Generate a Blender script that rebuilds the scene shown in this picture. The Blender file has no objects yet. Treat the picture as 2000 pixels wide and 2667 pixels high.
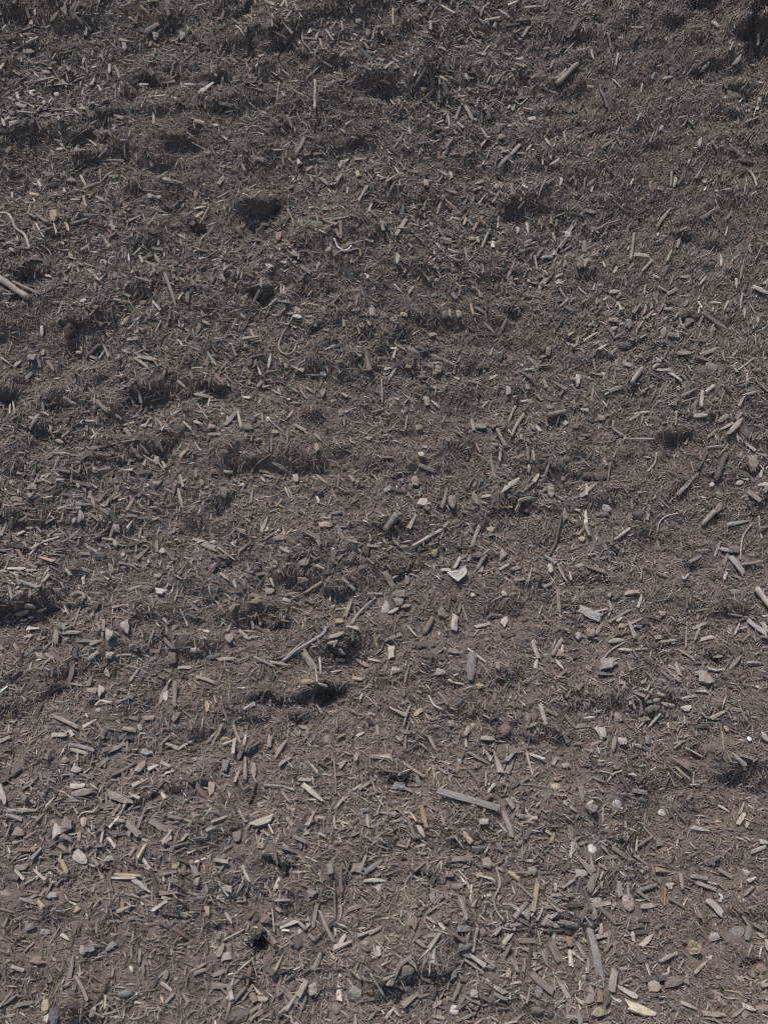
import bpy, math, random
import numpy as np
from mathutils import Matrix, Vector

# ------------------------------------------------------------------ camera, sky, sun, exposure
sc = bpy.context.scene
SLOPE = math.radians(28.0)      # the heap's face
TILT = math.radians(20.0)       # view axis against the face's normal
DIST = 1.75
TANV = math.tan(math.radians(33.0)); TANH = TANV * 767 / 1024
CS, SS = math.cos(SLOPE), math.sin(SLOPE)

def to_world(p):                # face coordinates: u right, v up the slope, h off the slope
    p = np.asarray(p, float)
    u, v, h = p[..., 0], p[..., 1], p[..., 2]
    return np.stack([u, v * CS - h * SS, v * SS + h * CS], -1)
ROT = Matrix(((1, 0, 0), (0, CS, -SS), (0, SS, CS)))

CAM = np.array([0, -DIST * math.sin(TILT), DIST * math.cos(TILT)])
cam_d = bpy.data.cameras.new('camera'); cam = bpy.data.objects.new('camera', cam_d)
sc.collection.objects.link(cam); sc.camera = cam
cam_d.sensor_fit = 'VERTICAL'; cam_d.angle = math.radians(66.0)
cam_d.clip_start = 0.05; cam_d.clip_end = 500
cw = Vector(to_world(CAM)); cam.location = cw
cam.rotation_euler = (Vector((0, 0, 0)) - cw).to_track_quat('-Z', 'Y').to_euler()
cam_d.dof.use_dof = True; cam_d.dof.focus_distance = 1.95; cam_d.dof.aperture_fstop = 6.0

SUN_FACE = Vector((-0.24, 0.66, 0.71)).normalized()      # towards the sun, in face coordinates
sun_w = Vector(to_world(np.array(SUN_FACE)))
elev = math.asin(sun_w.z); azim = math.atan2(sun_w.x, sun_w.y)
w = bpy.data.worlds.new('World'); sc.world = w; w.use_nodes = True
nt = w.node_tree
sky = nt.nodes.new('ShaderNodeTexSky'); sky.sky_type = 'NISHITA'; sky.sun_disc = False; sky.dust_density = 2.5
sky.sun_elevation = elev; sky.sun_rotation = azim
nt.links.new(sky.outputs[0], nt.nodes['Background'].inputs[0])
nt.nodes['Background'].inputs[1].default_value = 0.13
sl = bpy.data.lights.new('sun', 'SUN'); sl.energy = 3.5; sl.angle = math.radians(0.53); sl.color = (1.0, 0.955, 0.90)
so = bpy.data.objects.new('sun', sl); sc.collection.objects.link(so)
so.rotation_euler = (-sun_w).to_track_quat('-Z', 'Y').to_euler(); so.location = (0, 0, 6)
sc.view_settings.view_transform = 'Standard'; sc.view_settings.look = 'None'
sc.view_settings.gamma = 1.0; sc.view_settings.use_curve_mapping = False
sc.view_settings.exposure = 0.0
sc.render.engine = 'CYCLES'
sc.cycles.use_denoising = False
sc.cycles.max_bounces = 3; sc.cycles.diffuse_bounces = 3; sc.cycles.glossy_bounces = 2
sc.cycles.filter_width = 1.25

rng = np.random.default_rng(11)
random.seed(5)
COL = sc.collection

# ------------------------------------------------------------------ noise
TAB = np.random.default_rng(3).random((8, 256, 256))
def vnoise(x, y, k=0):
    t = TAB[k % 8]
    xi = np.floor(x).astype(int); yi = np.floor(y).astype(int)
    fx = x - xi; fy = y - yi
    fx = fx * fx * fx * (fx * (fx * 6 - 15) + 10); fy = fy * fy * fy * (fy * (fy * 6 - 15) + 10)
    a = t[xi & 255, yi & 255]; b = t[(xi + 1) & 255, yi & 255]
    c = t[xi & 255, (yi + 1) & 255]; d = t[(xi + 1) & 255, (yi + 1) & 255]
    return (a * (1 - fx) + b * fx) * (1 - fy) + (c * (1 - fx) + d * fx) * fy * 1.0 - 0.5

def smooth(e0, e1, x):
    t = np.clip((x - e0) / (e1 - e0), 0, 1)
    return t * t * (3 - 2 * t)

# ------------------------------------------------------------------ the heap's face
def ray_uv(px, py, h=0.0):
    x = (np.asarray(px, float) / 2000 - 0.5) * 2 * TANH
    y = (0.5 - np.asarray(py, float) / 2667) * 2 * TANV
    st, ct = math.sin(TILT), math.cos(TILT)
    dv = st + y * ct; dh = -ct + y * st
    t = (h - CAM[2]) / dh
    return x * t, CAM[1] + dv * t, t                  # u, v, depth

KFACE = 0.075                                         # the face flattens towards its foot
def face_curve(v):
    return KFACE * np.clip(v, -1.2, 2.0) ** 2 + 0.11 * np.clip(-0.1 - v, 0, 1.1) ** 2
def ray_face(px, py):
    h = 0.0
    for _ in range(8):
        u, v, t = ray_uv(px, py, h); h = 0.5 * h + 0.5 * face_curve(v)
    return ray_uv(px, py, h)

# hollows under overhanging lips: x, y, half width, half height (photo pixels), strength
HOLLOWS = """390,225,55,34,1.2;340,268,46,26,1.2;215,388,66,34,1;475,402,70,26,1;680,592,62,46,1.6;705,122,60,26,1.2;838,20,50,24,1.3;610,38,66,26,1
570,230,66,22,1;512,612,34,30,1;440,556,70,18,.7;1830,40,52,48,1.4;1985,150,60,80,1.3;1745,96,34,26,1.1;1848,215,80,34,1;1908,270,52,28,1.1;1890,322,34,20,1.1
1150,345,42,18,1.2;1868,650,40,20,1;1798,622,28,18,1;75,738,50,34,1.3;682,795,36,34,1.5;190,872,40,36,1;810,895,36,28,1;408,1048,80,24,1.1;562,1040,56,34,1.2
98,1145,30,34,1;5,1055,30,44,1.2;270,1210,70,20,1;1352,822,30,34,1;1572,955,40,26,1;1762,1178,50,30,1.3;1446,1108,36,14,1;8,1615,44,44,1.5;700,1642,90,26,1.2
878,1568,44,30,1.2;832,1855,62,56,1.7;892,1722,40,36,1.2;700,1850,66,40,1;1555,1532,70,22,.9;1868,1722,24,20,1.4;1800,1492,40,20,.9;715,2285,46,52,1.3;670,2550,34,74,1.6
360,2102,70,26,1.1;470,2105,46,40,1.1;885,2335,24,40,1.1;1010,2630,50,40,1.3;1990,2568,44,34,1.3;1092,2306,56,34,.9;1125,2570,50,36,.9;640,1990,44,40,1;745,1900,40,40,.9
130,1835,44,36,.9;420,1555,60,24,.8;200,1600,60,24,.9;1040,2050,40,26,1.1;240,1850,30,24,1;1945,2005,40,20,1;1830,1990,36,22,.9;60,2470,50,20,.5;870,2460,60,36,1;540,2080,36,30,1.1
280,1180,60,20,.8;150,640,40,24,.8;60,345,60,16,.9;260,330,40,30,.9;920,410,60,36,.8;640,290,60,20,.7;1300,1460,60,22,.7;240,430,50,22,.8;1440,560,40,20,.6;1120,760,30,28,.8
820,1310,60,26,.8;300,1010,60,26,.8;990,650,36,26,.7;1180,230,40,18,.8;1570,360,40,20,.7;1500,130,60,30,.8;560,2460,50,30,.9;300,2280,60,26,.7;450,2390,60,26,.7;780,1480,40,18,.7;40,1450,60,22,.8;590,1480,60,20,.6"""
_h = np.array([[float(a) for a in r.split(',')] for l in HOLLOWS.split('\n') for r in l.split(';')])
_hu, _hv, _ht = ray_face(_h[:, 0], _h[:, 1])
_mpp = _ht * 2 * TANH / 2000
_hA = _h[:, 2] * _mpp; _hB = _h[:, 3] * _mpp * 1.08

def height_exact(u, v, fine=True):
    u = np.asarray(u, float); v = np.asarray(v, float)
    n1 = 0.055 * vnoise(u / 0.42 + 7.3, v / 0.34 + 2.1, 0)
    n2 = 0.034 * vnoise(u / 0.16 + 1.7, v / 0.112 + 9.4, 1) + 0.024 * vnoise(u / 0.083, v / 0.065 + 3, 2)
    vs = v + 1.0 * n2
    n2 = 0.034 * vnoise(u / 0.16 + 1.7, vs / 0.112 + 9.4, 1) + 0.024 * vnoise(u / 0.083, vs / 0.065 + 3, 2)
    h = n1 + n2 * (0.55 + 0.45 * smooth(0.45, -0.1, u - 0.35 + 0.15 * v))
    h += face_curve(v)
    h += (0.019 + 0.012 * smooth(0.4, -0.2, u)) * vnoise(u / 0.052 + 4, (v + 0.9 * n2) / 0.043 + 6, 3) * smooth(-0.25, 0.25, vnoise(u / 0.3, v / 0.3, 5))   # small ledges
    near = (np.abs(u) < 1.5) & (v > -1.3) & (v < 1.9)
    wob = 0.75 * vnoise(u / 0.035, v / 0.035, 3)
    wob2 = 1.0 * vnoise(u / 0.03 + 5, v / 0.05 + 8, 4)
    for i in range(len(_h)):
        A, B = _hA[i], _hB[i]
        m = near & (np.abs(u - _hu[i]) < 2.2 * A) & (v - _hv[i] < 5.0 * B) & (v - _hv[i] > -3.2 * B)
        if not np.any(m): continue
        a = (u[m] - _hu[i]) / A + wob[m]
        b = (v[m] - _hv[i]) / B + wob2[m]
        win = np.exp(-np.abs(a * 1.1) ** 2.2)
        pit = smooth(1.22, 0.80, b) * smooth(-1.9, 0.9, b)
        lip = smooth(0.85, 1.15, b) * np.exp(-np.maximum(b - 1.1, 0) * 0.9)
        h[m] += win * B * _h[i, 4] * (-0.52 * pit + 0.34 * lip)
    if fine: h += fine_relief(u, v)
    h += np.where(v < -1.2, (-1.2 - v) * math.tan(SLOPE), 0)           # level ground at the foot
    h -= np.where(v > 3.0, (v - 3.0) * math.tan(SLOPE), 0)               # level again behind the crest
    return h

# the face sampled once on a grid, then looked up
HR = 0.004; HU0, HV0 = -1.62, -1.36
_xu = np.arange(HU0, 1.66, HR); _xv = np.arange(HV0, 2.0, HR)
_XU, _XV = np.meshgrid(_xu, _xv)
H_SOFT = height_exact(_XU, _XV, False)
def fine_relief(u, v):
    return 0.010 * vnoise(u / 0.034, v / 0.030, 5) + 0.006 * vnoise(u / 0.015, v / 0.015, 6) + 0.003 * vnoise(u / 0.0075, v / 0.0075, 7)
H_FINE = H_SOFT + fine_relief(_XU, _XV)
def height(u, v, fine=True):
    g = H_FINE if fine else H_SOFT
    x = np.clip((np.asarray(u, float) - HU0) / HR, 0, g.shape[1] - 1.001); y = np.clip((np.asarray(v, float) - HV0) / HR, 0, g.shape[0] - 1.001)
    i = x.astype(int); j = y.astype(int); fx = x - i; fy = y - j
    return (g[j, i] * (1 - fx) + g[j, i + 1] * fx) * (1 - fy) + (g[j + 1, i] * (1 - fx) + g[j + 1, i + 1] * fx) * fy

def normal(u, v, e=0.012):
    hx = (height(u + e, v, False) - height(u - e, v, False)) / (2 * e)
    hy = (height(u, v + e, False) - height(u, v - e, False)) / (2 * e)
    n = np.stack([-hx, -hy, np.ones_like(hx)], -1)
    return n / np.linalg.norm(n, axis=-1, keepdims=True)

def on_ground(px, py):                                # photo pixel -> point of the heap's face
    px = np.atleast_1d(np.asarray(px, float)); py = np.atleast_1d(np.asarray(py, float))
    h = np.zeros_like(px)
    for _ in range(6):
        u, v, t = ray_uv(px, py, h)
        h = 0.5 * h + 0.5 * np.clip(height(u, v, False), -0.15, 0.35)
    u, v, t = ray_uv(px, py, h)
    return u, v, height(u, v, False), t

# ------------------------------------------------------------------ materials
def mat(name):
    m = bpy.data.materials.new(name); m.use_nodes = True
    return m, m.node_tree, m.node_tree.nodes['Principled BSDF']

def node(t, kind, **kw):
    n = t.nodes.new(kind)
    for k, v in kw.items(): setattr(n, k, v)
    return n

def math_node(t, op, a, b=None):
    n = node(t, 'ShaderNodeMath', operation=op)
    for i, x in enumerate((a, b)):
        if x is None: continue
        if isinstance(x, (int, float)): n.inputs[i].default_value = x
        else: t.links.new(x, n.inputs[i])
    return n.outputs[0]

def piece_material(name, stretch, dirt, bump, rough):
    m, t, b = mat(name)
    tint = node(t, 'ShaderNodeAttribute', attribute_name='tint')
    grain = node(t, 'ShaderNodeAttribute', attribute_name='grain')
    mp = node(t, 'ShaderNodeMapping'); t.links.new(grain.outputs['Vector'], mp.inputs[0])
    mp.inputs['Scale'].default_value = stretch
    n1 = node(t, 'ShaderNodeTexNoise'); t.links.new(mp.outputs[0], n1.inputs['Vector'])
    n1.inputs['Scale'].default_value = 1.0; n1.inputs['Detail'].default_value = 4; n1.inputs['Roughness'].default_value = 0.65
    n2 = node(t, 'ShaderNodeTexNoise'); t.links.new(grain.outputs['Vector'], n2.inputs['Vector'])
    n2.inputs['Scale'].default_value = 0.11; n2.inputs['Detail'].default_value = 5; n2.inputs['Roughness'].default_value = 0.7
    r1 = node(t, 'ShaderNodeMapRange'); t.links.new(n1.outputs[0], r1.inputs[0])
    for i, x in enumerate((0.32, 0.68, 0.52, 1.28)): r1.inputs[i + 1].default_value = x
    mul = node(t, 'ShaderNodeVectorMath', operation='SCALE')
    t.links.new(tint.outputs['Color'], mul.inputs[0]); t.links.new(r1.outputs[0], mul.inputs['Scale'])
    r2 = node(t, 'ShaderNodeMapRange'); t.links.new(n2.outputs[0], r2.inputs[0])
    for i, x in enumerate((0.46, 0.70, 0.0, dirt)): r2.inputs[i + 1].default_value = x
    mix = node(t, 'ShaderNodeMix', data_type='RGBA')
    t.links.new(r2.outputs[0], mix.inputs[0]); t.links.new(mul.outputs[0], mix.inputs[6])
    mix.inputs[7].default_value = (0.165, 0.131, 0.111, 1)
    t.links.new(mix.outputs[2], b.inputs['Base Color'])
    b.inputs['Roughness'].default_value = rough
    b.inputs['Specular IOR Level'].default_value = 0.25
    bm = node(t, 'ShaderNodeBump'); bm.inputs['Strength'].default_value = bump; bm.inputs['Distance'].default_value = 0.0012
    t.links.new(n1.outputs[0], bm.inputs['Height']); t.links.new(bm.outputs[0], b.inputs['Normal'])
    return m
M_WOOD = piece_material('weathered_wood', (0.035, 0.75, 0.75), 0.55, 0.9, 0.88)
M_BARK = piece_material('bark', (0.12, 0.45, 0.45), 0.8, 1.0, 0.9)
M_STONE = piece_material('stone', (0.25, 0.25, 0.25), 0.7, 0.8, 0.9)
M_PLASTIC = piece_material('scrap_sheet', (0.06, 0.06, 0.06), 0.18, 0.2, 0.6)

def soil_material():
    m, t, b = mat('dark_compost_soil')
    tc = node(t, 'ShaderNodeTexCoord')
    ns = []
    for s, d in ((7.0, 4), (60.0, 6), (330.0, 4)):
        n = node(t, 'ShaderNodeTexNoise'); n.inputs['Scale'].default_value = s; n.inputs['Detail'].default_value = d
        n.inputs['Roughness'].default_value = 0.68
        t.links.new(tc.outputs['Object'], n.inputs['Vector']); ns.append(n)
    ramp = node(t, 'ShaderNodeValToRGB')
    e = ramp.color_ramp.elements
    e[0].position = 0.34; e[0].color = (0.070, 0.056, 0.048, 1)
    e[1].position = 0.70; e[1].color = (0.260, 0.212, 0.182, 1)
    k = ramp.color_ramp.elements.new(0.5); k.color = (0.150, 0.121, 0.104, 1)
    s = math_node(t, 'ADD', math_node(t, 'MULTIPLY', ns[1].outputs[0], 0.45), math_node(t, 'MULTIPLY', ns[2].outputs[0], 0.45))
    s = math_node(t, 'ADD', s, math_node(t, 'MULTIPLY', ns[0].outputs[0], 0.1))
    t.links.new(s, ramp.inputs[0]); t.links.new(ramp.outputs[0], b.inputs['Base Color'])
    b.inputs['Roughness'].default_value = 0.95; b.inputs['Specular IOR Level'].default_value = 0.13
    bm = node(t, 'ShaderNodeBump'); bm.inputs['Strength'].default_value = 1.0; bm.inputs['Distance'].default_value = 0.006
    t.links.new(s, bm.inputs['Height']); t.links.new(bm.outputs[0], b.inputs['Normal'])
    return m
M_SOIL = soil_material()

# ------------------------------------------------------------------ mesh helpers
def raw_mesh(name, verts, faces_flat, nside, material, tint=None, grain=None, smooth_shade=False):
    """verts (N,3); faces_flat flat index array with nside corners per face."""
    me = bpy.data.meshes.new(name)
    nf = len(faces_flat) // nside
    me.vertices.add(len(verts)); me.vertices.foreach_set('co', np.ascontiguousarray(verts, np.float32).ravel())
    me.loops.add(len(faces_flat)); me.loops.foreach_set('vertex_index', np.ascontiguousarray(faces_flat, np.int32))
    me.polygons.add(nf); me.polygons.foreach_set('loop_start', np.arange(0, nf * nside, nside, dtype=np.int32))
    me.polygons.foreach_set('use_smooth', np.full(nf, smooth_shade, bool))
    if tint is not None:
        a = me.attributes.new('tint', 'FLOAT_COLOR', 'POINT')
        c = np.ones((len(verts), 4), np.float32); c[:, :3] = tint
        a.data.foreach_set('color', c.ravel())
    if grain is not None:
        a = me.attributes.new('grain', 'FLOAT_VECTOR', 'POINT')
        a.data.foreach_set('vector', np.ascontiguousarray(grain, np.float32).ravel())
    me.update(calc_edges=True); me.validate()
    me.materials.append(material)
    return me

def link(name, me, parent=None):
    o = bpy.data.objects.new(name, me); COL.objects.link(o)
    if parent is not None: o.parent = parent
    return o

# ------------------------------------------------------------------ ground: one sheet, fine where the photo looks
def axis(lo, hi, step, far_lo, far_hi):
    a = list(np.arange(lo, hi + 1e-9, step))
    d, x = step, hi
    while x < far_hi: d *= 1.28; x += d; a.append(x)
    d, x = step, lo
    while x > far_lo: d *= 1.28; x -= d; a.insert(0, x)
    return np.array(a)
gu = axis(-1.32, 1.32, 0.0066, -120, 120); gv = axis(-1.16, 1.74, 0.0066, -120, 40)
GU, GV = np.meshgrid(gu, gv)
GH = height_exact(GU, GV)
gw = to_world(np.stack([GU, GV, GH], -1)).reshape(-1, 3)
nu, nv = len(gu), len(gv)
ii = (np.arange(nv - 1)[:, None] * nu + np.arange(nu - 1)[None, :]).ravel()
gf = np.stack([ii, ii + 1, ii + nu + 1, ii + nu], -1).ravel()
ground = link('ground', raw_mesh('ground', gw, gf, 4, M_SOIL, smooth_shade=True))
ground['kind'] = 'structure'

# ------------------------------------------------------------------ colours
TINT = {'P': (0.425, 0.378, 0.323), 'T': (0.290, 0.246, 0.209), 'B': (0.212, 0.169, 0.141), 'M': (0.208, 0.176, 0.155),
        'G': (0.205, 0.190, 0.177), 'L': (0.335, 0.307, 0.281), 'D': (0.092, 0.075, 0.066), 'E': (0.116, 0.104, 0.097),
        'Y': (0.37, 0.298, 0.207), 'R': (0.238, 0.170, 0.142), 'O': (0.29, 0.198, 0.132), 'W': (0.50, 0.48, 0.45),
        'V': (0.04, 0.11, 0.075), 'U': (0.19, 0.205, 0.225), 'C': (0.52, 0.442, 0.325)}
WORD = {'P': 'pale', 'T': 'light brown', 'B': 'brown', 'M': 'grey-brown', 'G': 'grey', 'L': 'light grey', 'D': 'dark brown',
        'E': 'dark grey', 'Y': 'yellowish', 'R': 'reddish brown', 'O': 'orange-brown', 'W': 'white', 'V': 'green', 'U': 'bluish grey', 'C': 'cream'}

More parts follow.
